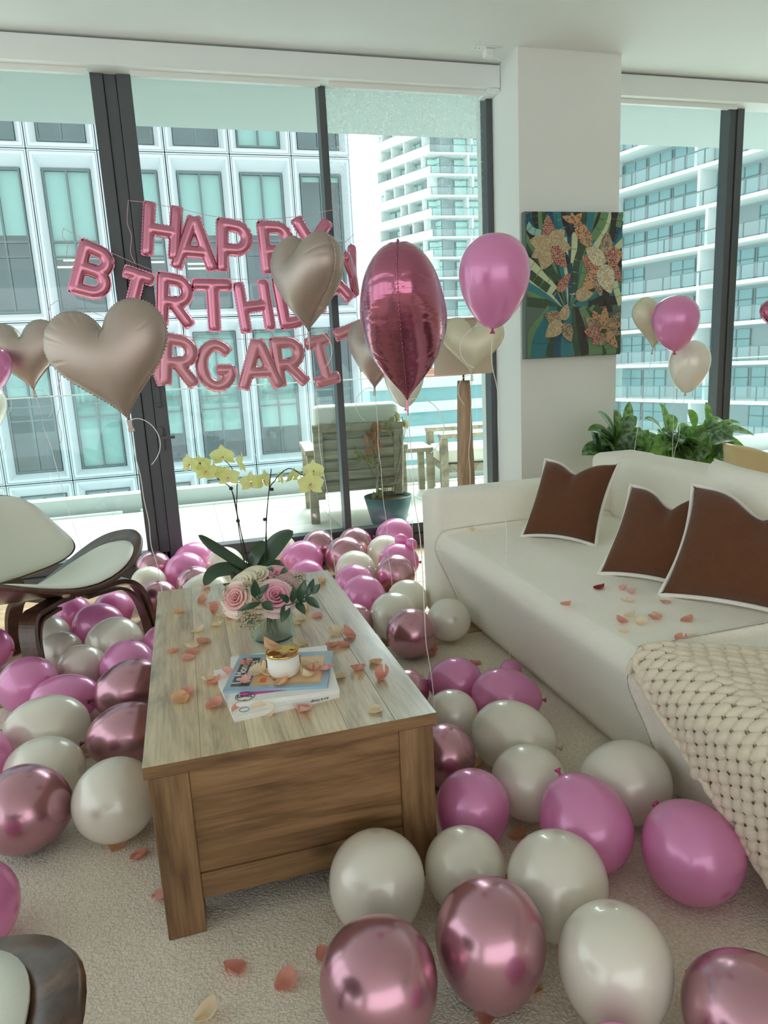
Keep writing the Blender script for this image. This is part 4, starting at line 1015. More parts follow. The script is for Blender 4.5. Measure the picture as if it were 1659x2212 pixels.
def petal(label, px, py, c, z, grp=None, size=None, ang=None, var=None, tilt=0):
    p = at_z(px, py, z); o = bpy.data.objects.new('rose_petal', None); COL.objects.unlink(o) if o.name in COL.objects else None
    bpy.data.objects.remove(o)
    v = PET[prg.randrange(4) if var is None else var].copy(); o = link('rose_petal', v, PC[c]); tag(o, label, 'petal', 'scattered rose petals')
    s = size or prg.uniform(.036, .046); o.location = (p.x, p.y, z+.0012); o.scale = (s, s, s*.9)
    o.rotation_euler = (tilt+prg.uniform(-.08, .08), prg.uniform(-.08, .08), ang if ang is not None else prg.uniform(0, 6.28)); return o
TT = TH
for a in [
 ('pale pink petal at the back left of the table', 445, 1271, 'p'), ('coral petal, leftmost of three left of the bouquet', 437, 1302, 'k'), ('coral petal right behind the leftmost of three by the bouquet', 460, 1307, 'p'),
 ('peach petal alone near the left table edge, rear half', 388, 1323, 'o'), ('pinkish coral petal left of the seed sprays', 464, 1321, 'k'), ('cream petal beside the lower seed spray', 480, 1332, 'c'),
 ('peach pink petal touching the lower seed spray', 501, 1335, 'p'), ('cream petal alone left of the vase', 467, 1352, 'c'), ('yellowish cream petal at the left middle of the table', 426, 1365, 'c'),
 ('coral petal beside a cream one left of the magazines', 441, 1387, 'k'), ('cream petal between two coral ones at left', 416, 1399, 'c'), ('coral petal nearest the left table edge', 374, 1407, 'k'),
 ('coral petal on top of a pink one at left', 413, 1411, 'k'), ('pink petal pointing at the camera at left', 408, 1423, 'p'), ('orange petal near the back right table corner', 696, 1258, 'o'),
 ('peach petal behind the right leaf sprig', 662, 1319, 'o'), ('pink petal right of the leaf sprig', 684, 1332, 'p'), ('round cream petal right of the glass vase', 648, 1340, 'c'), ('cream petal touching the right of the glass vase', 637, 1350, 'c'),
 ('cream petal right of the candle, rear of a group of four', 725, 1371, 'c'), ('bright coral petal at the right of a group of four', 755, 1377, 'k'), ('shiny coral petal at the left of a group of four', 719, 1396, 'k'), ('deep coral petal at the front of a group of four', 743, 1395, 'k'),
 ('greyish cream petal just behind the candle', 651, 1393, 'c'), ('coral petal right of the magazines', 775, 1446, 'k'), ('ochre petal near the right table edge', 810, 1432, 'o'), ('coral petal nearest the right table edge, cupped', 824, 1467, 'k'),
 ('curled cream petal at the right corner of the magazines', 730, 1464, 'c'), ('cream petal at the front right of the table top', 810, 1537, 'c'), ('pink petal in front of the magazines', 658, 1535, 'p'), ('coral petal left of the magazine stack, front', 463, 1526, 'k'),
 ('coral petal, farther of a pair near the left front', 401, 1499, 'k'), ('peach petal, nearer of a pair near the left front', 392, 1514, 'o'), ('coral petal left of the blue magazine', 461, 1477, 'k'), ('cream petal under a coral one left of the blue magazine', 453, 1469, 'c')]:
    petal(a[0], a[1], a[2], a[3], TT)
B1 = TT+.0125
for a in [('dark coral petal on a floor gap right of the mauve ball, rear', 936, 1405, 'k'), ('dark coral petal right of the mauve ball, front', 931, 1418, 'k'), ('pale petal beside the round mauve balloon', 945, 1391, 'c'), ('pale petal near the sofa foot', 980, 1391, 'c'),
 ('tiny coral petal behind the pink balloons', 1028, 1434, 'k'), ('brownish petal between mauve and white balloons', 1030, 1652, 'o'), ('peach petal beneath the white oval balloon at left', 192, 1631, 'o'),
 ('coral petal under the white balloon by the table', 249, 1812, 'k'), ('peach petal in front of the white balloon by the table', 253, 1829, 'o'), ('coral petal left of the table leg', 300, 1850, 'k'), ('pale petal at the foot of the table leg', 344, 1940, 'p'),
 ('upright coral petal on the bare rug', 511, 2095, 'k'), ('round coral petal on the bare rug', 617, 2126, 'k'), ('coral petal left of the largest mauve balloon', 704, 2066, 'k'), ('cream petal at the bottom edge of the rug', 447, 2196, 'c'),
 ('coral petal at the bottom edge between balloons', 1052, 2202, 'k'), ('orange petal at the foot of the middle mauve balloon', 1150, 2145, 'o'), ('coral petal between the white foreground balloons', 1098, 1916, 'k'), ('peach petal right of the pink balloon by the table', 1117, 1808, 'o')]:
    petal(a[0], a[1], a[2], a[3], .0, None, prg.uniform(.042, .05))
ZS = .474
for a in [('coral petal on the sofa seat, left of a group of four', 1345, 1344, 'k'), ('cream petal on the sofa seat, rear of a group of four', 1359, 1331, 'c'), ('cream petal on the sofa seat, right of a group of four', 1385, 1348, 'c'), ('cream petal on the sofa seat, front of a group of four', 1347, 1366, 'c'),
 ('pink coral petal of a pair in the middle of the seat', 1416, 1336, 'k'), ('cream petal of a pair in the middle of the seat', 1420, 1327, 'c'), ('coral petal alone in front of the largest pillow', 1484, 1342, 'k'), ('large coral petal nearest the throw', 1469, 1384, 'k'), ('cream petal beside the large coral one near the throw', 1491, 1378, 'c'),
 ('pink petal at the corner of the largest pillow', 1438, 1302, 'p'), ('pink petal on the seat before the middle pillow', 1363, 1282, 'p'), ('thin pink petal before the middle pillow', 1344, 1273, 'p'), ('pale cream petal before the middle pillow', 1356, 1299, 'c'),
 ('dark red petal on the seat', 1293, 1272, 'r'), ('dusty brownish petal near the seat front', 1221, 1308, 'k'), ('yellow cream petal at the far end of the seat', 1019, 1146, 'c')]:
    petal(a[0], a[1], a[2], a[3], ZS, None, prg.uniform(.03, .038))

# ================================================================ magazines
M['paper'] = pm('paper', (240, 240, 236), .6); M['mag_white'] = pm('mag_white', (236, 236, 232), .3, coat=.3); M['mag_blue'] = pm('mag_blue', (150, 182, 204), .25, coat=.4)
M['mag_tan'] = pm('mag_tan', (214, 176, 128), .3, coat=.4); M['mag_dark'] = pm('mag_dark', (70, 82, 86), .3, coat=.3); M['ink_white'] = pm('ink_white', (236, 236, 230), .4); M['ink_black'] = pm('ink_black', (30, 30, 34), .4)
M['ink_pink'] = pm('ink_pink', (206, 70, 150), .35); M['ink_red'] = pm('ink_red', (226, 96, 70), .35); M['ink_yellow'] = pm('ink_yellow', (240, 206, 70), .35)
M['mag_pale'] = pm('mag_pale', (226, 196, 156), .3)
def magazine(label, BLp, BRp, depth, z0, th, cover):
    """flat magazine: spine side towards the camera between two points; local x along the spine, y away"""
    a = at_z(*BLp, z0+th); b = at_z(*BRp, z0+th); a.z = b.z = z0; d = b-a; r = thing('magazine', label, 'magazine', (0, 0, 0), 0, 'stacked magazines'); frame_obj(r, a, d, up.cross(d)); w = d.length
    link('pages', boxes([(.001, w-.0025, .001, depth-.0025, .0006, th-.0006)]), M['paper'], r, False)
    c = link('cover', boxes([(0, w, 0, depth, th-.0006, th), (0, w, 0, depth, 0, .0006), (0, w, -.0006, .0004, 0, th)]), cover, r, False)
    return r, w, c
def flat(parent, name, pts, z, mat): return link(name, mesh([(x, y, z) for x, y in pts], [tuple(range(len(pts)))]), mat, parent, False)
def rc(x0, x1, y0, y1): return [(x0, y0), (x1, y0), (x1, y1), (x0, y1)]
m3, w3_, c3 = magazine('white magazine at the bottom of the stack', (506, 1549), (733, 1496), .30, TT, .014, M['mag_white'])
e = link('emblem', tube([(.030+.012*math.cos(k/16*2*PI), .026+.012*math.sin(k/16*2*PI), .0146) for k in range(16)], .0006, 4, True), M['ink_black'], c3)
sp_t = link('spine_lettering', text_mesh('Art & Design', .009), M['ink_black'], c3, False); frame_obj(sp_t, m3.matrix_world @ Vector((w3_*.80, -.0012, .0072)), -(m3.matrix_world.to_3x3() @ Vector((1, 0, 0))), Vector((0, 0, -1))); sp_t.parent = c3; sp_t.matrix_parent_inverse = Matrix.Identity(4)
bpy.context.view_layer.update()
m2, w2_, c2 = magazine('white magazine with a circled black letter logo in the middle of the stack', (494, 1521), (733, 1489), .30, TT+.0142, .012, M['mag_white'])
flat(c2, 'pink_band', rc(.028, w2_*.78, .034, .09), .0126, M['ink_pink'])
link('logo_ring', tube([(.040+.024*math.cos(k/24*2*PI), .030+.024*math.sin(k/24*2*PI), .0128) for k in range(24)], .0008, 4, True), M['ink_black'], c2)
for q in ([(.022, .026), (.058, .036)], [(.022, .038), (.058, .022)], [(.047, .047), (.058, .022)], [(.021, .040), (.021, .024)]):
    link('logo_stroke', tube([(x, y, .0128) for x, y in q], .0009, 4), M['ink_black'], c2)
B2 = TT+.0264
m1, w1_, c1 = magazine('blue and tan glossy magazine with a masthead on top of the stack', (481, 1492), (707, 1481), .225, B2, .007, M['mag_blue'])
zt = .0074
flat(c1, 'masthead_panel', rc(.015, .064, .020, .20), zt, M['mag_dark'])
flat(c1, 'picture', rc(.068, w1_-.018, .018, .195), zt, M['mag_tan'])
flat(c1, 'picture_light', rc(w1_-.10, w1_-.022, .03, .19), zt+.0003, M['mag_pale'])
for q, mt_ in ((rc(.088, .104, .035, .062), 'ink_red'), (rc(.145, .162, .038, .05), 'ink_yellow'), (rc(.098, .12, .098, .116), 'ink_red'), ([(.12, .05), (.14, .036), (.142, .038), (.122, .052)], 'ink_black'), ([(.085, .096), (.11, .104), (.11, .106), (.085, .098)], 'ink_black'), (rc(.106, .112, .05, .056), 'mag_blue')):
    flat(c1, 'print', q, zt+.0004, M[mt_])
for s, x, sz in (('Le Monde', .029, .036), ("d'Hermès", .051, .036)):
    t_ = link('masthead_lettering', text_mesh(s, sz), M['ink_white'], c1, False); t_.rotation_euler = (0, 0, PI/2); t_.location = (x, .108, zt+.0006)
t_ = link('cover_lettering', text_mesh('l i t t l e', .016), M['mag_tan'], c1, False); t_.location = (w1_-.06, .15, zt+.0008); t_.rotation_euler = (0, 0, 0)
B3 = B2+.0078
for a in [('coral petal on the masthead of the blue magazine', 531, 1434, 'k'), ('pink petal at the near corner of the blue magazine', 529, 1475, 'p'), ('cream petal left of the candle on the magazine', 556, 1455, 'c'), ('larger cream petal touching the left of the candle', 574, 1457, 'c'), ('peach cream petal in front of the candle', 607, 1477, 'o'),
 ('white cream petal right of the candle on the magazine', 665, 1462, 'c'), ('pink petal at the right edge of the blue magazine', 704, 1446, 'p'), ('peach pink petal in the group right of the candle', 676, 1446, 'p'), ('pointed cream petal behind the peach one right of the candle', 664, 1436, 'c')]:
    petal(a[0], a[1], a[2], a[3], B3, None, .04)
o = petal('pink petal leaning on the left side of the magazine stack', 493, 1457, 'p', TT+.02, None, .05, .6, 1); o.rotation_euler = (.9, .2, 2.2)
o = petal('large coral petal leaning on the front corner of the magazines', 527, 1541, 'k', TT, None, .058, .2, 1); o.rotation_euler = (.75, .0, .25)
o = petal('cream petal leaning on the front of the magazines', 567, 1543, 'c', TT, None, .055, -.3, 1); o.rotation_euler = (.55, .1, -.4)

# ================================================================ candle with gold lid
M['matte_white'] = pm('matte_white', (236, 234, 226), .7); M['gold'] = pm('gold', (226, 190, 110), .08, 1)
cb = at_z(616, 1462, B3); cr_ = .0385*1.0
cd = thing('candle', 'white ceramic candle bowl with a shiny gold lid on the blue magazine', 'candle', (cb.x, cb.y+.016, B3))
H_ = .054
CS = 1.13; cd.scale = (CS, CS, CS)
link('bowl', lathe([(0, 0), (.024, 0), (.031, .003), (.036, .011), (.0385, .024), (.0385, H_), (.036, H_), (.034, .03), (0, .02)], 48, False), M['matte_white'], cd)
ld = link('lid', lathe([(0, H_-.001), (.0375, H_-.001), (.0395, H_), (.0395, H_+.003), (.0385, H_+.004), (.034, H_+.001), (0, H_-.0005)], 48, False), M['gold'], cd); tag(ld, 'mirror gold lid')
link('emblem_ring', tube([(.008*math.cos(k/16*2*PI)+.003, .008*math.sin(k/16*2*PI)-.002, H_+.0008) for k in range(16)], .0004, 4, True), M['mag_pale'], ld)
t_ = link('emblem_lettering', text_mesh('H&', .008, .0003), M['mag_pale'], ld, False); t_.location = (.003, -.002, H_+.0009)
for s in (-1, 1): link('handle_tag', boxes([(s*.0385-.0015, s*.0385+.0015, -.006, .004, .024, .044)], .001, 1), pm('tag_brown', (70, 40, 32), .5), cd, False)
o = petal('peach petal lying on the gold candle lid', 590, 1404, 'o', B3+H_*1.13+.004, None, .045, 1.4, 2)

# ================================================================ vase with bouquet
vp = at_z(591, 1378, TT); VX, VY = vp.x, vp.y
gm, gnt, gb = nm('ribbed_glass'); gb.inputs['Transmission Weight'].default_value = 1; gb.inputs['Roughness'].default_value = .02; gb.inputs['Base Color'].default_value = (.93, .98, .96, 1); gb.inputs['IOR'].default_value = 1.35
def ribbed(r0, r1, h_, n=40, amp=.0022, inner=False):
    V = []; Fc = []; m = n*4; zs = [0, .004, .012, h_*.5, h_-.004, h_]; rr = [r0*.86, r0*.95, r0, (r0+r1)/2, r1, r1*.985]
    for z, r in zip(zs, rr):
        for k in range(m):
            a = 2*PI*k/m; q = r+amp*math.cos(n*a)*(0 if z == 0 or inner else 1); V.append((q*math.cos(a), q*math.sin(a), z))
    for i in range(len(zs)-1):
        for k in range(m):
            k2 = (k+1) % m; Fc.append((i*m+k, i*m+k2, (i+1)*m+k2, (i+1)*m+k))
    off = len(V)
    for z, r in zip([h_, .012], [r1*.95, r0*.93]):
        for k in range(m): a = 2*PI*k/m; V.append((r*math.cos(a), r*math.sin(a), z))
    for i, j in ((len(zs)-1, 'a'),):
        for k in range(m):
            k2 = (k+1) % m; Fc.append((i*m+k, i*m+k2, off+k2, off+k)); Fc.append((off+k, off+k2, off+m+k2, off+m+k))
    Fc.append(tuple(range(m))[::-1]); Fc.append(tuple(off+m+k for k in range(m))); return mesh(V, Fc)
VH = .125; vz = thing('glass_vase', 'clear ribbed glass vase holding the rose bouquet', 'vase', (VX, VY, TT))
_tr = N(gnt, 'ShaderNodeBsdfTransparent'); _tr.inputs[0].default_value = (.93, .98, .96, 1); _mx = N(gnt, 'ShaderNodeMixShader'); _mx.inputs[0].default_value = .42
gnt.links.new(_tr.outputs[0], _mx.inputs[1]); gnt.links.new(gb.outputs[0], _mx.inputs[2]); gnt.links.new(_mx.outputs[0], gnt.nodes['Material Output'].inputs['Surface'])
link('glass', ribbed(.066, .060, VH), gm, vz)
wm = glass('water', (.95, .98, .97), .05)
link('water', lathe([(0, .0135), (.056, .0135), (.054, .07), (0, .07)], 40, False), wm, vz)
M['stem'] = pm('stem', (62, 84, 52), .5); M['leaf'] = pm('leaf', (44, 74, 50), .32, coat=.3, vary=.2, vscale=25)
ROSE = {'pink': (latex('rose_pink', (248, 224, 222), .6, .3, (246, 214, 214), 0, .18), latex('rose_pink_in', (240, 172, 192), .6, .3, (248, 190, 205), 0, .12)),
        'white': (latex('rose_white', (240, 234, 212), .6, .3, (246, 240, 216), 0, .3),)*2, 'cream': (latex('rose_cream', (238, 222, 196), .6, .3, (244, 230, 200), 0, .3),)*2,
        'mauve': (latex('rose_mauve', (214, 190, 184), .6, .3, (220, 196, 190), 0, .18), latex('rose_mauve_in', (214, 186, 182), .6, .3, None, 0, .18)),
        'blush': (latex('rose_blush', (248, 230, 220), .6, .3, (248, 224, 210), 0, .18), latex('rose_blush_in', (242, 190, 190), .6, .3, None, 0, .18))}
def rpetal(n=8, m=9):
    V = []
    for i in range(n):
        v = i/(n-1)
        for j in range(m):
            u = -1+2*j/(m-1); a = u*1.02*(.55+.45*v); r = 1-.22*(1-v)**2-.0+.0; rr = .35+.65*math.sin(min(1, v*1.1)*PI/2)+.42*max(0, (v-.7)/.3)**2*(1-.25*u*u)
            V.append((rr*math.sin(a), -rr*math.cos(a)*1.0, v*1.05-.16*u*u*v-.16*max(0, (v-.75)/.25)**2))
    return mesh(V, grid_faces(n, m))
RP = rpetal()
def rose(label, px, py, Y, r, c, face_=(0, -.6, .8), seed=0):
    rg = random.Random(seed); p = at_y(px, py, Y); o = thing('rose', label, 'flower', p, 0, 'roses in the vase'); q = Vector((0, 0, 1)).rotation_difference(Vector(face_).normalized())
    mo, mi = ROSE[c]; n = 0
    mo_me = RP.copy(); mo_me.materials.append(mo); mi_me = RP.copy(); mi_me.materials.append(mi)
    for mm in (mo_me, mi_me): mm.polygons.foreach_set('use_smooth', [True]*len(mm.polygons))
    for ringi, (k, rad, hh, tl_) in enumerate(((3, .16, 1.02, -.04), (3, .30, 1.0, .0), (4, .46, .97, .02), (5, .64, .92, .08), (5, .84, .84, .18), (5, 1.0, .70, .36))):
        for t in range(k):
            a = 2*PI*(t+.37*ringi+rg.uniform(-.1, .1))/k; pe = bpy.data.objects.new('petal', mi_me if ringi < 4 else mo_me); COL.objects.link(pe); pe.parent = o
            loc = Matrix.Rotation(a, 4, 'Z') @ Matrix.Rotation(tl_, 4, 'X') @ Matrix.Diagonal((rad*r*1.05, rad*r, hh*r*1.15, 1))
            pe.matrix_local = q.to_matrix().to_4x4() @ Matrix.Translation((0, 0, -.55*r)) @ loc
    rt_ = Vector((VX+rg.uniform(-.02, .02), VY+rg.uniform(-.02, .02), TT+.02))-p
    nk = Vector((VX-p.x, VY-p.y, TT+VH-p.z))*1.0; nk.x *= .75; nk.y *= .75; b0 = q @ Vector((0, 0, -.55*r))
    link('stem', tube(catmull([b0*.9, b0+Vector((0, 0, -.012)), nk, rt_], 5), .0024, 6), M['stem'], o); return o
rose('pink rose facing left at the left of the bouquet', 512, 1292, VY-.03, .040, 'blush', (-.45, -.7, .5), 1)
rose('brightest pink rose at the front of the bouquet', 595, 1288, VY-.055, .043, 'pink', (.05, -.75, .65), 2)
rose('pink rose at the top right of the bouquet', 601, 1246, VY+.04, .044, 'pink', (.2, -.35, .9), 3)
rose('white rose at the top of the bouquet', 553, 1247, VY+.04, .044, 'white', (-.1, -.35, .95), 4)
rose('white rose at the left rear of the bouquet', 524, 1262, VY+.015, .038, 'white', (-.4, -.4, .8), 5)
rose('cream rose low in the middle of the bouquet', 557, 1292, VY-.045, .042, 'cream', (-.05, -.7, .7), 6)
rose('dusty mauve rose at the right of the bouquet', 621, 1268, VY-.01, .036, 'mauve', (.35, -.6, .7), 7)
# seed sprays
M['seed'] = pm('seed', (206, 192, 164), .7, vary=.2, vscale=300)
SD = bmesh.new(); bmesh.ops.create_icosphere(SD, subdivisions=1, radius=.0024); SDV = [v.co.copy() for v in SD.verts]; SDF = [tuple(v.index for v in f.verts) for f in SD.faces]; SD.free()
def spray(label, px, py, Y, rx, ry, rz, n, seed):
    rg = random.Random(seed); c = at_y(px, py, Y); V = []; Fc = []; o = thing('seed_spray', label, 'flower', c, 0, 'seed sprays in the vase')
    br = []
    for k in range(n):
        while True:
            d = Vector((rg.uniform(-1, 1), rg.uniform(-1, 1), rg.uniform(-1, 1)))
            if .3 < d.length < 1: break
        q = Vector((d.x*rx, d.y*ry, d.z*rz)); off = len(V); s = rg.uniform(.7, 1.2); V += [q+v*s for v in SDV]; Fc += [tuple(i+off for i in f) for f in SDF]
        if k % 7 == 0: br.append(([q*.2, q], .0006))
    tag(link('seeds', mesh(V, Fc), M['seed'], o), kind='stuff')
    st_ = link('stem', tubes(br+[([Vector((0, 0, 0)), Vector((VX-c.x, VY-c.y, TT+VH-c.z))*.85, Vector((VX-c.x, VY-c.y, TT+.05-c.z))], .0016)], 4), M['stem'], o); return o
spray('largest seed spray drooping over the left front of the vase', 540, 1337, VY-.075, .048, .03, .036, 420, 1)
spray('seed spray at the far left of the bouquet', 491, 1298, VY-.01, .024, .02, .05, 200, 2)
spray('seed spray at the top right of the bouquet', 642, 1247, VY+.03, .03, .02, .02, 150, 3)
spray('seed spray between the white roses', 534, 1271, VY-.035, .03, .015, .022, 150, 4)
# glossy leaves
def leaf_data(base, tip, w, nrm, bend=.15, n=9, m=5, fold=.12, off=0, shape=1.0):
    base, tip = Vector(base), Vector(tip); ax = tip-base; l = ax.length; x = ax.normalized(); s = x.cross(Vector(nrm)).normalized(); nn = s.cross(x); V = []
    for i in range(n):
        v = i/(n-1); hw = w/2*math.sin(PI*v**(.85*shape))**.8+ (w*.02 if v < .5 else 0)
        for j in range(m):
            u = -1+2*j/(m-1); V.append(base+x*(l*v)+s*(u*hw)+nn*(bend*l*(math.sin(PI*v)*.5+.0)-0*v+abs(u)*hw*fold*2))
    return V, grid_faces(n, m, off)
def sprig(label, stems, leaves, Y, mat='leaf'):
    """stems: pixel polylines; leaves: (base px, tip px, width px, dy)"""
    o = thing('leaf_sprig', label, 'foliage', (VX, VY, TT), 0, 'leaf sprigs in the vase'); o0 = Vector((VX, VY, TT)); d = (at_y(*leaves[0][0], Y)-CAM).length/F_PX
    for s in stems: link('stem', tube(catmull([at_y(x, y, Y)-o0 if not isinstance(x, Vector) else x for x, y in s]+[Vector((0, 0, VH))*.9, Vector((.005, 0, .03))], 4), .0022, 6), M['stem'], o)
    for b, t, w, dy in leaves:
        P0, P1 = at_y(*b, Y)-o0, at_y(*t, Y+dy)-o0; v, f = leaf_data(P0, P1, w*d, Vector((.1, -1, .55)), .18); link('leaf', mesh(v, f), M[mat], o)
    return o
sprig('dark green leaf sprig spreading right of the bouquet', [[(688, 1272), (645, 1297), (612, 1310)]],
 [((631, 1302), (635, 1264), 14, -.01), ((643, 1297), (660, 1251), 20, .0), ((662, 1290), (678, 1249), 15, .02), ((672, 1283), (692, 1261), 16, .0), ((658, 1290), (691, 1314), 18, -.02), ((640, 1302), (660, 1328), 18, -.04), ((645, 1298), (663, 1300), 11, -.03), ((621, 1305), (608, 1345), 21, -.03), ((624, 1300), (600, 1284), 15, -.03)], VY-.075)
sprig('dark green leaf sprig across the middle of the bouquet', [[(548, 1288), (560, 1298), (572, 1306)]],
 [((550, 1290), (550, 1250), 19, -.02), ((553, 1288), (582, 1261), 15, .0), ((566, 1302), (591, 1318), 20, -.02), ((563, 1302), (513, 1320), 13, -.02), ((560, 1296), (563, 1268), 12, .01)], VY-.085)
sprig('small dark leaves at the back left of the bouquet', [[(500, 1264), (530, 1275)]], [((506, 1270), (481, 1262), 12, .0), ((510, 1268), (488, 1274), 9, 0)], VY+.02)
sprig('dark leaf hanging over the vase rim', [[(575, 1318), (580, 1310)]], [((578, 1312), (582, 1334), 20, -.02), ((605, 1240), (622, 1228), 12, .06), ((590, 1235), (575, 1228), 12, .07)], VY-.06)

# ================================================================ orchid
pp = at_z(534, 1284, TT); OX, OY = pp.x, pp.y+.06
orc = thing('orchid', 'yellow orchid with two stems in a dark pot at the back of the table', 'plant', (OX, OY, TT)); o0 = Vector((OX, OY, TT))
M['pot_dark'] = pm('pot_dark', (60, 60, 62), .4); M['bark'] = pm('bark', (120, 96, 70), .9, vary=.4, vscale=60)
link('pot', lathe([(0, 0), (.045, 0), (.056, .085), (.058, .09), (.054, .09), (.05, .075), (0, .075)], 32, False), M['pot_dark'], orc)
tag(link('bark', lathe([(0, .084), (.03, .083), (.051, .076)], 20, False), M['bark'], orc), 'bark chips')
M['orchid_leaf'] = pm('orchid_leaf', (52, 80, 58), .3, coat=.35, vary=.15, vscale=15); M['orchid_stem'] = pm('orchid_stem', (44, 62, 38), .4); M['clip'] = pm('clip', (24, 24, 24), .4)
def oleaf(pxs, w, Y, dys):
    pts = catmull([at_y(x, y, Y+dy)-o0 for (x, y), dy in zip(pxs, dys)], 6); n = len(pts); V = []; m = 7
    for i, p in enumerate(pts):
        v = i/(n-1); t = (pts[min(i+1, n-1)]-pts[max(i-1, 0)]).normalized(); s = t.cross(Vector((0, -.75, .66))).normalized(); nn = s.cross(t); hw = w/2*(math.sin(PI*min(1, v*.86+.12)**1.1))**.6 if v < .999 else .001
        for j in range(m): u = -1+2*j/(m-1); V.append(p+s*u*hw+nn*(u*u*hw*.28))
    return link('leaf', mesh(V, grid_faces(n, m)), M['orchid_leaf'], orc)
oleaf([(540, 1231), (500, 1207), (455, 1178), (428, 1156)], .045, OY, (0, -.01, -.03, -.05))
oleaf([(546, 1230), (575, 1202), (605, 1168), (633, 1147)], .075, OY, (0, .01, .02, .03))
oleaf([(542, 1231), (552, 1200), (565, 1180), (573, 1170)], .05, OY, (0, .0, .02, .03))
oleaf([(538, 1236), (500, 1230), (462, 1238), (441, 1265)], .06, OY, (0, -.03, -.06, -.08))
oleaf([(550, 1234), (580, 1222), (602, 1224), (610, 1234)], .05, OY, (0, -.0, .02, .02))
def op(x, y, dy=0): return at_y(x, y, OY+dy)-o0
def stem_(pts, r=.0022, mat='orchid_stem', nme='stem'): return link(nme, tube(catmull([op(*p) for p in pts], 6), r, 6), M[mat], orc)
stem_([(535, 1225), (515, 1122), (500, 1058), (472, 1035), (452, 1012), (430, 1000)])
stem_([(529, 1222), (513, 1120), (512, 1062), (514, 1043), (527, 1046), (545, 1042)])
stem_([(541, 1232), (516, 1130), (503, 1068), (497, 1052)], .002, 'clip', 'stake')
stem_([(571, 1220), (580, 1070), (594, 1038), (605, 1024), (626, 1012), (650, 1024), (672, 1036)])
stem_([(578, 1215), (575, 1130), (581, 1060), (586, 1013)], .002, 'clip', 'stake')
stem_([(515, 1044), (500, 1010), (486, 995)], .0016)
for p in ((499, 1055), (514, 1125), (572, 1122), (587, 1057)): link('clip', boxes([cbox(*op(*p), .014, .012, .012)], .003, 2), M['clip'], orc)
M['orchid_petal'] = latex('orchid_petal', (240, 244, 178), .5, .3, (248, 250, 184), 0, .45); M['orchid_lip'] = latex('orchid_lip', (240, 220, 170), .5, .3, None, 0, .3); M['orchid_core'] = pm('orchid_core', (206, 130, 70), .5)
def blossom_mesh():
    V = []; Fc = []
    for a, l, w, cup in ((90, .52, .32, .12), (212, .52, .30, .12), (328, .52, .30, .12), (17, .52, .54, -.08), (163, .52, .54, -.08)):
        t = Vector((math.cos(math.radians(a)), math.sin(math.radians(a)), 0)); v, f = leaf_data(t*.04, t*l+Vector((0, 0, cup*.6)), w, (0, 0, 1), .12, 8, 5, .1, len(V), .8); V += v; Fc += f
    return mesh(V, Fc)
BLS = blossom_mesh(); BLS.materials.append(M['orchid_petal']); BLS.polygons.foreach_set('use_smooth', [True]*len(BLS.polygons))
LIPV = []; LIPF = []
for a, l, w in ((270, .24, .13), (240, .14, .1), (300, .14, .1)):
    t = Vector((math.cos(math.radians(a)), math.sin(math.radians(a)), 0)); v, f = leaf_data(Vector((0, 0, .04)), t*l+Vector((0, 0, .16)), w, (0, 0, 1), .25, 6, 5, .3, len(LIPV)); LIPV += v; LIPF += f
LIP = mesh(LIPV, LIPF); LIP.materials.append(M['orchid_lip']); CORE = lathe([(0, .0), (.05, .03), (.04, .1), (0, .12)], 10, False); CORE.materials.append(M['orchid_core'])
def blossom(px, py, dy, s, dx, up_, twd):
    b = bpy.data.objects.new('blossom', BLS); COL.objects.link(b); b.parent = orc; f = (hr*dx+up*up_-hf*twd).normalized(); x = up.cross(f)
    x = x.normalized() if x.length > .05 else hr.copy(); y = f.cross(x); p = op(px, py, dy); m = Matrix.Identity(4)
    for i in range(3): m[i][0], m[i][1], m[i][2], m[i][3] = x[i]*s*1.25, y[i]*s*1.25, f[i]*s*1.25, p[i]
    b.matrix_local = m; l = bpy.data.objects.new('lip', LIP); COL.objects.link(l); l.parent = b; c = bpy.data.objects.new('core', CORE); COL.objects.link(c); c.parent = b; c.scale = (.7, .7, .9)
for a in [(411, 1003, -.02, .066, -.5, -.1, .8), (437, 1001, .0, .066, -.2, -.2, .5), (445, 1018, -.03, .07, -.1, -.3, .9), (464, 1020, -.01, .064, .1, -.3, .8), (481, 988, .02, .078, .0, .3, -.9), (494, 1030, -.03, .07, -.1, -.1, .9), (519, 1003, .01, .075, .8, .0, -.4), (542, 1042, -.02, .07, .25, -.1, .8), (568, 1038, -.01, .068, .75, -.1, .5),
          (605, 1032, .01, .055, .6, -.2, -.3), (634, 1030, .0, .058, -.6, .3, -.5), (671, 1047, -.03, .085, -.1, .1, .95), (677, 1018, .01, .072, .1, .1, -.9), (655, 1040, .01, .05, -.8, -.1, .3)]: blossom(*a)

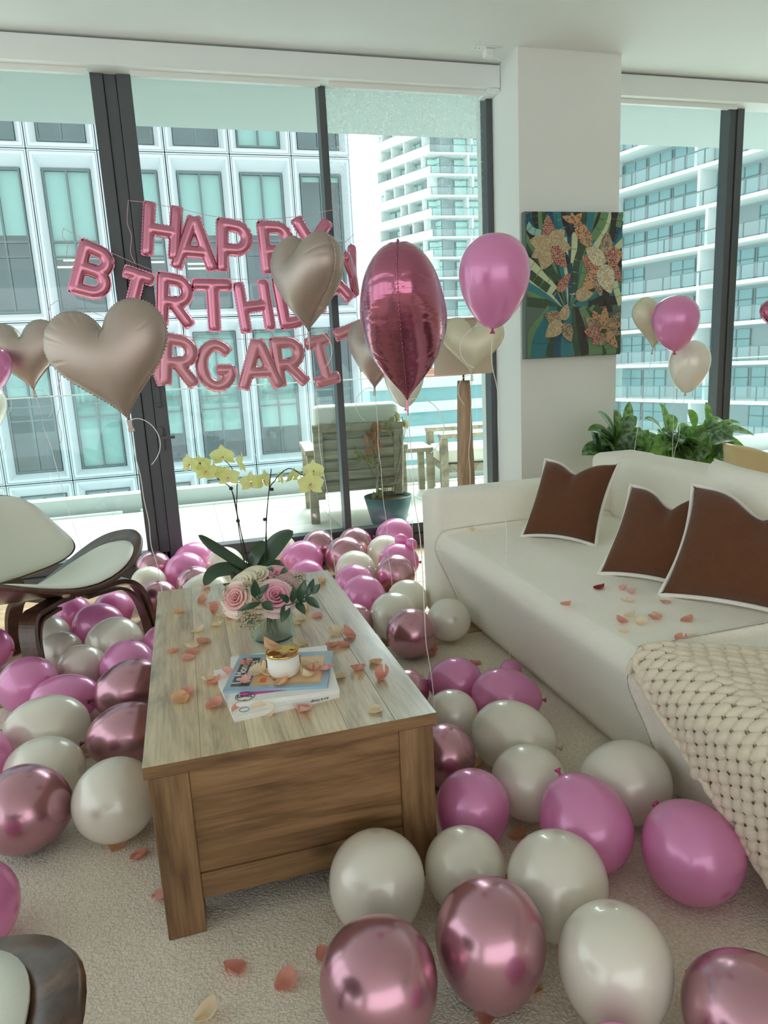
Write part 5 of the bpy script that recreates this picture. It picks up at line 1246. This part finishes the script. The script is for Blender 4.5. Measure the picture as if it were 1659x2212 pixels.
# ================================================================ mosaic picture
PX0, PX1, PZ1 = at_y(1137, 458, 4.26).x, at_y(1347, 456, 4.26).x, at_y(1240, 457, 4.26).z
PH = 1.005*(PX1-PX0)*1.29; pic = thing('mosaic_picture', 'mosaic panel of lilies and reeds hanging on the column', 'picture', (PX0, 4.305, PZ1-PH)); PW = PX1-PX0
M['panel'] = pm('panel', (96, 112, 104), .6)
link('panel', boxes([(-.012, PW, -.04, .0, 0, PH)], .003, 1), M['panel'], pic, False)
def mosaic(name, c, scale=70, dots=0.0, c2=None):
    m, nt, b = nm(name); tc = N(nt, 'ShaderNodeTexCoord'); vo = N(nt, 'ShaderNodeTexVoronoi', i_Scale=scale, feature='DISTANCE_TO_EDGE'); vc = N(nt, 'ShaderNodeTexVoronoi', i_Scale=scale)
    nt.links.new(tc.outputs['Object'], vo.inputs['Vector']); nt.links.new(tc.outputs['Object'], vc.inputs['Vector'])
    rp = N(nt, 'ShaderNodeValToRGB'); rp.color_ramp.elements[0].position = .07; rp.color_ramp.elements[0].color = L((196, 190, 172)); rp.color_ramp.elements[1].position = .12; rp.color_ramp.elements[1].color = (1, 1, 1, 1); nt.links.new(vo.outputs['Distance'], rp.inputs[0])
    sp = N(nt, 'ShaderNodeSeparateColor'); nt.links.new(vc.outputs['Color'], sp.inputs[0]); mx = N(nt, 'ShaderNodeMixRGB'); mx.inputs[1].default_value = L(c); mx.inputs[2].default_value = L(c2 or [min(255, x*1.2) for x in c])
    st_ = N(nt, 'ShaderNodeMath', operation='GREATER_THAN'); st_.inputs[1].default_value = .62; nt.links.new(sp.outputs[0], st_.inputs[0]); nt.links.new(st_.outputs[0], mx.inputs[0])
    ml = N(nt, 'ShaderNodeMixRGB'); nt.links.new(vo.outputs['Distance'], rp.inputs[0]); g_ = N(nt, 'ShaderNodeMath', operation='LESS_THAN'); g_.inputs[1].default_value = .09; nt.links.new(vo.outputs['Distance'], g_.inputs[0])
    nt.links.new(g_.outputs[0], ml.inputs[0]); nt.links.new(mx.outputs[0], ml.inputs[1]); ml.inputs[2].default_value = L((176, 170, 152)); nt.links.new(ml.outputs[0], b.inputs['Base Color']); b.inputs['Roughness'].default_value = .25
    return m
MZ_ = {'red': mosaic('mosaic_red', (150, 54, 44), 70, 0, (178, 84, 62)), 'tan': mosaic('mosaic_tan', (176, 146, 96), 95, 0, (206, 180, 124)), 'orange': mosaic('mosaic_orange', (212, 140, 56), 75, 0, (150, 70, 40)), 'white': mosaic('mosaic_white', (222, 214, 186), 80, 0, (204, 176, 110)), 'brown': mosaic('mosaic_brown', (110, 76, 52), 85, 0, (164, 128, 88))}
GZ = {k: pm('glaze_'+k, c, .2, coat=.3, vary=.12, vscale=14) for k, c in {'pale': (194, 208, 164), 'mid': (104, 142, 100), 'dark': (58, 82, 58), 'teal': (46, 122, 132), 'blue': (38, 78, 106), 'black': (50, 46, 42), 'aqua': (140, 190, 174)}.items()}
def uv(u, v): return (u-110)/1290*PW, PH-(v-100)/1900*PH
def blade(pts, w, mat, z, tap=1.0, cuts=True):
    P = catmull([Vector((*uv(*p), 0)) for p in pts], 6); n = len(P); ww = w/1290*PW; V = []; Fc = []
    nb = max(3, int(n/4)); segs = [list(range(int(k*(n-1)/nb), int((k+1)*(n-1)/nb)+1)) for k in range(nb)]
    for sg in segs:
        off = len(V); ok = 0
        for qi, i in enumerate(sg):
            t = (P[min(i+1, n-1)]-P[max(i-1, 0)]).normalized(); s = Vector((-t.y, t.x, 0)); hw = ww/2*(1-(1-tap)*(i/(n-1))); sh = .0015*(1 if qi == 0 else (-1 if qi == len(sg)-1 else 0)); p = P[i]+t*sh
            for sd in (-1, 1):
                for e in (0, 1): q = p+s*hw*sd; V.append((min(max(q.x, .002), PW-.002), -.0405-z*e, min(max(q.y, .002), PH-.002)))
        for i in range(len(sg)-1):
            a, b = off+i*4, off+i*4+4; Fc += [(a+1, b+1, b+3, a+3), (a, b, b+1, a+1), (a+2, a+3, b+3, b+2)]
        Fc += [(off, off+1, off+3, off+2), (off+len(sg)*4-4, off+len(sg)*4-2, off+len(sg)*4-1, off+len(sg)*4-3)]
    me = mesh(V, Fc); bm = bmesh.new(); bm.from_mesh(me); bmesh.ops.recalc_face_normals(bm, faces=bm.faces[:]); bm.to_mesh(me); bm.free(); return link('reed_blade', me, GZ[mat], pic, False)
rg = random.Random(31); keys = ['mid', 'dark', 'teal', 'pale', 'blue', 'black', 'dark', 'mid', 'black', 'teal']
for k in range(30):      # fan of reeds behind the named ones
    t = k/29; ang = math.radians(188-196*t); ex, ey = 720+1150*math.cos(ang)*.85, 1150-1250*abs(math.sin(ang))**1.0-(0 if math.sin(ang) > 0 else -120)
    ex = min(max(ex, 90), 1420); ey = max(ey, 90); blade([(720+60*math.cos(ang), 1330), (720+(ex-720)*.45+rg.uniform(-30, 30), 1330+(ey-1330)*.5), (ex, ey)], rg.uniform(85, 120), keys[k % 10], .0006+.00007*k, 1)
for k in range(14):
    t = k/13; blade([(110+1290*t, 1990), (180+1150*t+rg.uniform(-60, 60), 1700), (420+600*t, 1330)], rg.uniform(95, 125), rg.choice(['dark', 'black', 'dark', 'blue', 'mid', 'teal']), .0028+.00006*k, .7)
BLZ = .004
for pts, w, mt_ in [([(480, 1110), (330, 950), (200, 800), (100, 715)], 105, 'pale'), ([(400, 1090), (260, 980), (140, 880)], 100, 'dark'), ([(715, 1170), (720, 900), (735, 620), (745, 360)], 78, 'pale'), ([(735, 1150), (745, 950), (780, 720), (860, 520), (980, 370)], 92, 'dark'), ([(960, 640), (1050, 500), (1160, 280), (1215, 90)], 80, 'pale'), ([(980, 450), (1100, 260), (1150, 90)], 105, 'mid'), ([(860, 490), (940, 250), (955, 90)], 100, 'teal'),
    ([(610, 430), (550, 260), (540, 90)], 80, 'teal'), ([(690, 400), (610, 230), (590, 90)], 70, 'black'), ([(440, 330), (420, 200), (400, 90)], 80, 'blue'), ([(290, 320), (280, 200), (270, 90)], 65, 'mid'), ([(230, 340), (225, 200), (220, 90)], 70, 'black'), ([(200, 360), (150, 220), (120, 120)], 80, 'blue'), ([(300, 380), (180, 340), (110, 250)], 80, 'aqua'),
    ([(700, 960), (640, 700), (560, 590)], 55, 'black'), ([(600, 930), (560, 760), (530, 590)], 80, 'teal'), ([(640, 960), (610, 780), (580, 620)], 45, 'pale'), ([(520, 980), (420, 850), (360, 740)], 90, 'dark'), ([(690, 1160), (685, 1000), (680, 760)], 60, 'blue'), ([(810, 1100), (880, 800), (900, 640)], 70, 'mid'), ([(1260, 480), (1330, 320), (1390, 200)], 70, 'blue'), ([(1230, 470), (1270, 250), (1270, 90)], 80, 'black'), ([(1330, 300), (1350, 180), (1370, 90)], 80, 'mid'),
    ([(1240, 1420), (1200, 1230), (1130, 1080)], 70, 'black'), ([(940, 1300), (1080, 1240), (1170, 1210)], 60, 'black'), ([(1390, 1330), (1330, 1150), (1290, 1000)], 80, 'pale'), ([(1250, 1990), (1200, 1880), (1150, 1800)], 80, 'mid')]:
    BLZ += .00009; blade(pts, w, mt_, BLZ)
def mpetal(c, tip, w, mat, bend=0.0, z=.006):
    b, t = Vector(uv(*c)), Vector(uv(*tip)); ax = t-b; l = ax.length; x = ax.normalized(); s = Vector((-x.y, x.x)); n = 13; V = []; Fc = []; hw0 = w/1290*PW/2
    for i in range(n):
        v = i/(n-1); hw = hw0*math.sin(PI*min(1, v**.8*.93+.07))**.85+.0006; p = b+x*l*v+s*bend*l*math.sin(PI*v*.5)*v
        for sd in (-1, 1):
            for e in (0, 1): q = p+s*hw*sd; V.append((min(max(q.x, .001), PW-.001), -.041-z*e, min(max(q.y, .001), PH-.001)))
    for i in range(n-1): a, b_ = i*4, i*4+4; Fc += [(a+1, b_+1, b_+3, a+3), (a, b_, b_+1, a+1), (a+2, a+3, b_+3, b_+2)]
    me = mesh(V, Fc); bm = bmesh.new(); bm.from_mesh(me); bmesh.ops.recalc_face_normals(bm, faces=bm.faces[:]); bm.to_mesh(me); bm.free(); return link('lily_petal', me, MZ_[mat], pic, False)
for i, a in enumerate([((410, 530), (380, 140), 175, 'red'), ((410, 520), (145, 465), 190, 'tan'), ((420, 510), (605, 335), 190, 'tan'), ((420, 520), (695, 565), 170, 'tan'), ((410, 540), (305, 840), 220, 'tan'), ((400, 540), (170, 680), 150, 'tan'), ((425, 560), (670, 745), 175, 'red', -.25),
    ((955, 540), (715, 175), 170, 'orange'), ((740, 230), (570, 160), 75, 'orange'), ((740, 230), (830, 120), 80, 'orange'), ((730, 230), (690, 115), 60, 'orange'), ((960, 540), (870, 400), 60, 'brown'),
    ((1160, 660), (1180, 345), 160, 'brown'), ((1170, 690), (1395, 640), 230, 'orange'), ((1170, 700), (1330, 600), 130, 'red'), ((1210, 750), (1385, 1020), 140, 'red'), ((1080, 870), (840, 665), 190, 'red'), ((1080, 890), (845, 1095), 210, 'orange'), ((1060, 900), (1090, 1200), 150, 'brown'), ((1130, 760), (890, 560), 190, 'white'), ((1120, 790), (1235, 1170), 240, 'white'),
    ((510, 1110), (715, 935), 130, 'red', .2), ((750, 1180), (990, 1165), 160, 'tan'), ((1150, 1640), (1160, 1330), 120, 'orange'), ((1170, 1640), (1390, 1415), 110, 'brown'), ((1180, 1650), (1395, 1570), 110, 'orange'), ((1180, 1670), (1395, 1710), 110, 'brown'), ((1170, 1690), (1345, 1910), 120, 'orange'), ((1120, 1640), (990, 1390), 140, 'orange'), ((1100, 1660), (885, 1480), 150, 'brown'), ((1100, 1690), (870, 1660), 170, 'red'), ((1110, 1700), (990, 1850), 150, 'red'), ((1150, 1700), (1100, 1870), 120, 'brown'),
    ((560, 1500), (330, 1420), 170, 'brown'), ((560, 1530), (350, 1720), 190, 'tan'), ((580, 1500), (640, 1290), 130, 'tan'), ((600, 1540), (690, 1800), 150, 'brown')]):
    mpetal(a[0], a[1], a[2], a[3], a[4] if len(a) > 4 else 0, .007+.00016*i)

# ================================================================ leafy plants behind the sofa
def agl(name, c1, c2):
    m, nt, b = nm(name); tc = N(nt, 'ShaderNodeTexCoord'); no = N(nt, 'ShaderNodeTexNoise', i_Scale=34, i_Detail=3); nt.links.new(tc.outputs['Object'], no.inputs['Vector'])
    rp = N(nt, 'ShaderNodeValToRGB'); rp.color_ramp.elements[0].position = .42; rp.color_ramp.elements[0].color = L(c1); rp.color_ramp.elements[1].position = .58; rp.color_ramp.elements[1].color = L(c2); nt.links.new(no.outputs['Fac'], rp.inputs[0]); nt.links.new(rp.outputs[0], b.inputs['Base Color'])
    b.inputs['Roughness'].default_value = .3; b.inputs['Coat Weight'].default_value = .2
    t = N(nt, 'ShaderNodeBsdfTranslucent'); t.inputs[0].default_value = L((120, 170, 60)); mx = N(nt, 'ShaderNodeMixShader'); mx.inputs[0].default_value = .25; nt.links.new(b.outputs[0], mx.inputs[1]); nt.links.new(t.outputs[0], mx.inputs[2]); nt.links.new(mx.outputs[0], nt.nodes['Material Output'].inputs['Surface']); return m
M['agl'] = agl('agl', (58, 94, 56), (140, 168, 134)); M['agl2'] = agl('agl2', (78, 118, 54), (118, 154, 76))
def leafy(label, cx, cy, zb, leaves, seed, n_extra, sx, zc):
    rg = random.Random(seed); o = thing('potted_plant', label, 'plant', (cx, cy, 0), 0, 'leafy plants behind the sofa'); o0 = Vector((cx, cy, 0))
    link('pot', lathe([(0, 0), (.13, 0), (.165, zb-.03), (.17, zb), (.155, zb), (.15, zb-.03), (0, zb-.03)], 28, False), M['matte_white'], o)
    link('soil', lathe([(0, zb-.025), (.152, zb-.028)], 20, False), M['bark'], o)
    L_ = []
    for b, t, w, dy in leaves: L_.append((at_y(*b, cy)-o0, at_y(*t, cy+dy)-o0, w))
    for k in range(n_extra):
        a = rg.uniform(0, 2*PI); r = rg.uniform(.1, sx); z1 = zc+rg.uniform(-.14, .16)*(1-r/sx*.5); b = Vector((math.cos(a)*r*.25, math.sin(a)*r*.2, zb+rg.uniform(.1, .25))); t = Vector((math.cos(a)*r, math.sin(a)*r*.55, z1)); L_.append((b, t, rg.uniform(.11, .16)))
    for i, (b, t, w) in enumerate(L_):
        mid_ = b.lerp(t, .5)+Vector((0, 0, .05)); V = []; n = 11; m = 5; pts = []
        for k in range(n):
            v = k/(n-1); pts.append(b*(1-v)**2+mid_*2*v*(1-v)+t*v*v)
        for k, p in enumerate(pts):
            v = k/(n-1); tt_ = (pts[min(k+1, n-1)]-pts[max(k-1, 0)]).normalized(); s = tt_.cross(Vector((.1, -.6, .8))).normalized(); nn = s.cross(tt_); hw = w*.62*math.sin(PI*min(1, v**.8*.98+.02))**.8+.0012
            for j in range(m): u = -1+2*j/(m-1); V.append(p+s*u*hw+nn*abs(u)*hw*.3)
        lf = link('leaf', mesh(V, grid_faces(n, m)), M['agl' if i % 3 else 'agl2'], o)
        if i % 2 == 0: link('stalk', tube([Vector((b.x*.4, b.y*.4, zb-.03)), b*.98], .004, 5), M['stem'], lf)
pc = at_y(1480, 985, 4.0)
leafy('leafy green plant behind the sofa at the right window', pc.x, 4.0, .40, [((1430, 935), (1392, 905), .06, -.05), ((1440, 930), (1424, 872), .07, .0), ((1450, 935), (1448, 895), .07, .05), ((1500, 930), (1582, 945), .07, -.05), ((1520, 925), (1562, 908), .06, .05), ((1530, 930), (1632, 942), .08, -.02), ((1535, 940), (1626, 990), .10, -.08), ((1545, 935), (1590, 985), .10, -.1), ((1500, 950), (1490, 985), .10, -.1), ((1530, 935), (1532, 984), .10, -.12), ((1470, 945), (1440, 975), .10, -.1), ((1475, 950), (1482, 1004), .10, -.12), ((1440, 945), (1412, 990), .09, -.1), ((1515, 940), (1508, 1005), .11, -.14), ((1550, 945), (1562, 1006), .10, -.12), ((1500, 925), (1485, 885), .07, .05), ((1530, 925), (1525, 868), .05, .04), ((1545, 930), (1602, 915), .05, .05), ((1460, 945), (1460, 1005), .10, -.1)], 3, 44, .38, .66)
pc2 = at_y(1330, 985, 3.95)
leafy('leafy green plant behind the sofa corner in front of the column', pc2.x, 3.95, .40, [((1330, 950), (1290, 890), .09, -.05), ((1335, 945), (1325, 885), .08, 0), ((1345, 945), (1375, 900), .07, .0), ((1325, 955), (1270, 930), .10, -.05), ((1330, 960), (1300, 965), .1, -.1), ((1350, 950), (1392, 945), .09, -.1), ((1345, 960), (1362, 985), .1, -.1), ((1350, 945), (1360, 868), .06, .05)], 5, 34, .30, .72)

# ================================================================ balcony furniture
M['teak'] = wood('teak', [(128, 116, 98), (172, 160, 138), (204, 192, 168)], axis=0, scale=2, rough=.6)
M['cushion'] = pm('cushion', (232, 230, 218), .85, bump=.2)
def patio_chair(label, loc, rz):
    c = thing('patio_chair', label, 'chair', loc, rz, 'wooden patio chairs')
    for x in (-.36, .36):
        for y in (-.30, .36): box('leg', (x-.035, x+.035, y-.035, y+.035, 0, .58 if y > 0 else .55), M['teak'], c, .003)
        box('arm_rest', (x-.05, x+.05, -.36, .40, .55, .59), M['teak'], c, .003)
    box('seat_frame', (-.36, .36, -.30, .36, .24, .31), M['teak'], c, .003)
    r = Matrix.Rotation(math.radians(10), 4, 'X')
    for x in (-.31, .31):
        p = box('back_post', (x-.035, x+.035, -.36, -.30, .26, .82), M['teak'], c, .003); p.rotation_euler = (math.radians(9), 0, 0)
    for k in range(6):
        p = box('back_slat', (-.30, .30, -.345, -.32, .33+.085*k, .395+.085*k), M['teak'], c, .003); p.rotation_euler = (math.radians(9), 0, 0)
    p = box('back_rail', (-.35, .35, -.365, -.305, .80, .85), M['teak'], c, .003); p.rotation_euler = (math.radians(9), 0, 0)
    box('seat_cushion', (-.32, .32, -.28, .38, .315, .44), M['cushion'], c, .03, 4, True)
    p = box('back_cushion', (-.33, .33, -.30, -.16, .44, .98), M['cushion'], c, .045, 4, True); p.rotation_euler = (math.radians(9), 0, 0)
    return c
q1 = at_z(752, 1118, BZ)
patio_chair('patio chair on the balcony with its slatted back to the room', (1.33, 5.72, BZ), math.radians(-6))
patio_chair('patio chair on the balcony right of the small side table', (2.62, 6.15, BZ), math.radians(80))
st = thing('side_table', 'small wooden side table on the balcony beside a patio chair', 'table', (1.98, 6.3, BZ), math.radians(-8))
box('top', (-.22, .22, -.25, .25, .42, .46), M['teak'], st, .004)
for x in (-.19, .19):
    for y in (-.22, .22): box('leg', (x-.03, x+.03, y-.03, y+.03, 0, .42), M['teak'], st, .003)
M['planter'] = pm('planter', (86, 116, 118), .4)
pc = at_y(838, 1070, 5.22); pl_ = thing('planter', 'round grey green planter with a dried plant on a trellis outside', 'plant', (pc.x, 5.22, BZ)); pr_ = .19; ph = pc.z-BZ
link('pot', lathe([(0, 0), (pr_*.72, 0), (pr_, ph), (pr_*.95, ph), (pr_*.9, ph-.03), (0, ph-.03)], 36, False), M['planter'], pl_)
link('soil', lathe([(0, ph-.025), (pr_*.9, ph-.028)], 20, False), M['bark'], pl_)
def tp(x, y): return at_y(x, y, 5.22)-Vector((pc.x, 5.22, BZ))
for a, b in (((815, 1070), (817, 927)), ((868, 1065), (869, 926)), ((816, 929), (871, 928)), ((815, 1050), (868, 1042))):
    A, B_ = tp(*a), tp(*b); link('trellis_bar', tube([A, B_], .012, 4), M['teak'], pl_, False)
M['dry_leaf'] = latex('dry_leaf', (196, 146, 104), .7, .3, (214, 150, 100), 0, .35); M['dry_leaf_b'] = latex('dry_leaf_b', (170, 164, 110), .7, .3, None, 0, .35)
rg = random.Random(6)
for pts in ([(835, 1068), (818, 1000), (815, 940), (810, 912)], [(840, 1068), (822, 1010), (800, 960), (790, 930)], [(850, 1068), (868, 990), (862, 940), (853, 895)], [(845, 1068), (866, 970), (875, 930), (868, 900)], [(838, 1068), (810, 1030), (785, 985), (765, 965)]):
    link('dry_stem', tube(catmull([tp(*p) for p in pts], 5), .0028, 5), M['bark'], pl_)
for (x, y, n, s) in ((802, 915, 4, 1), (815, 912, 4, 1), (795, 940, 6, 1), (808, 935, 6, 1), (815, 955, 6, 1), (800, 960, 5, 1), (798, 985, 5, 0), (780, 985, 3, 0), (770, 965, 2, 0), (856, 895, 4, 0), (868, 903, 4, 0), (845, 915, 4, 0), (812, 1055, 3, 0)):
    for k in range(n):
        b = tp(x+rg.uniform(-7, 7), y+rg.uniform(-8, 8)); v, f = leaf_data(b, b+Vector((rg.uniform(-.03, .03), rg.uniform(-.02, .02), -rg.uniform(.05, .085))), .036, (rg.uniform(-1, 1), -1, .3), .3, 6, 3, .3); link('dry_leaf', mesh(v, f), M['dry_leaf' if s else 'dry_leaf_b'], pl_)
petal('cream petal on the seat pad of the shell chair', 144, 1292, 'c', .372, None, .04)
bpy.context.view_layer.update()
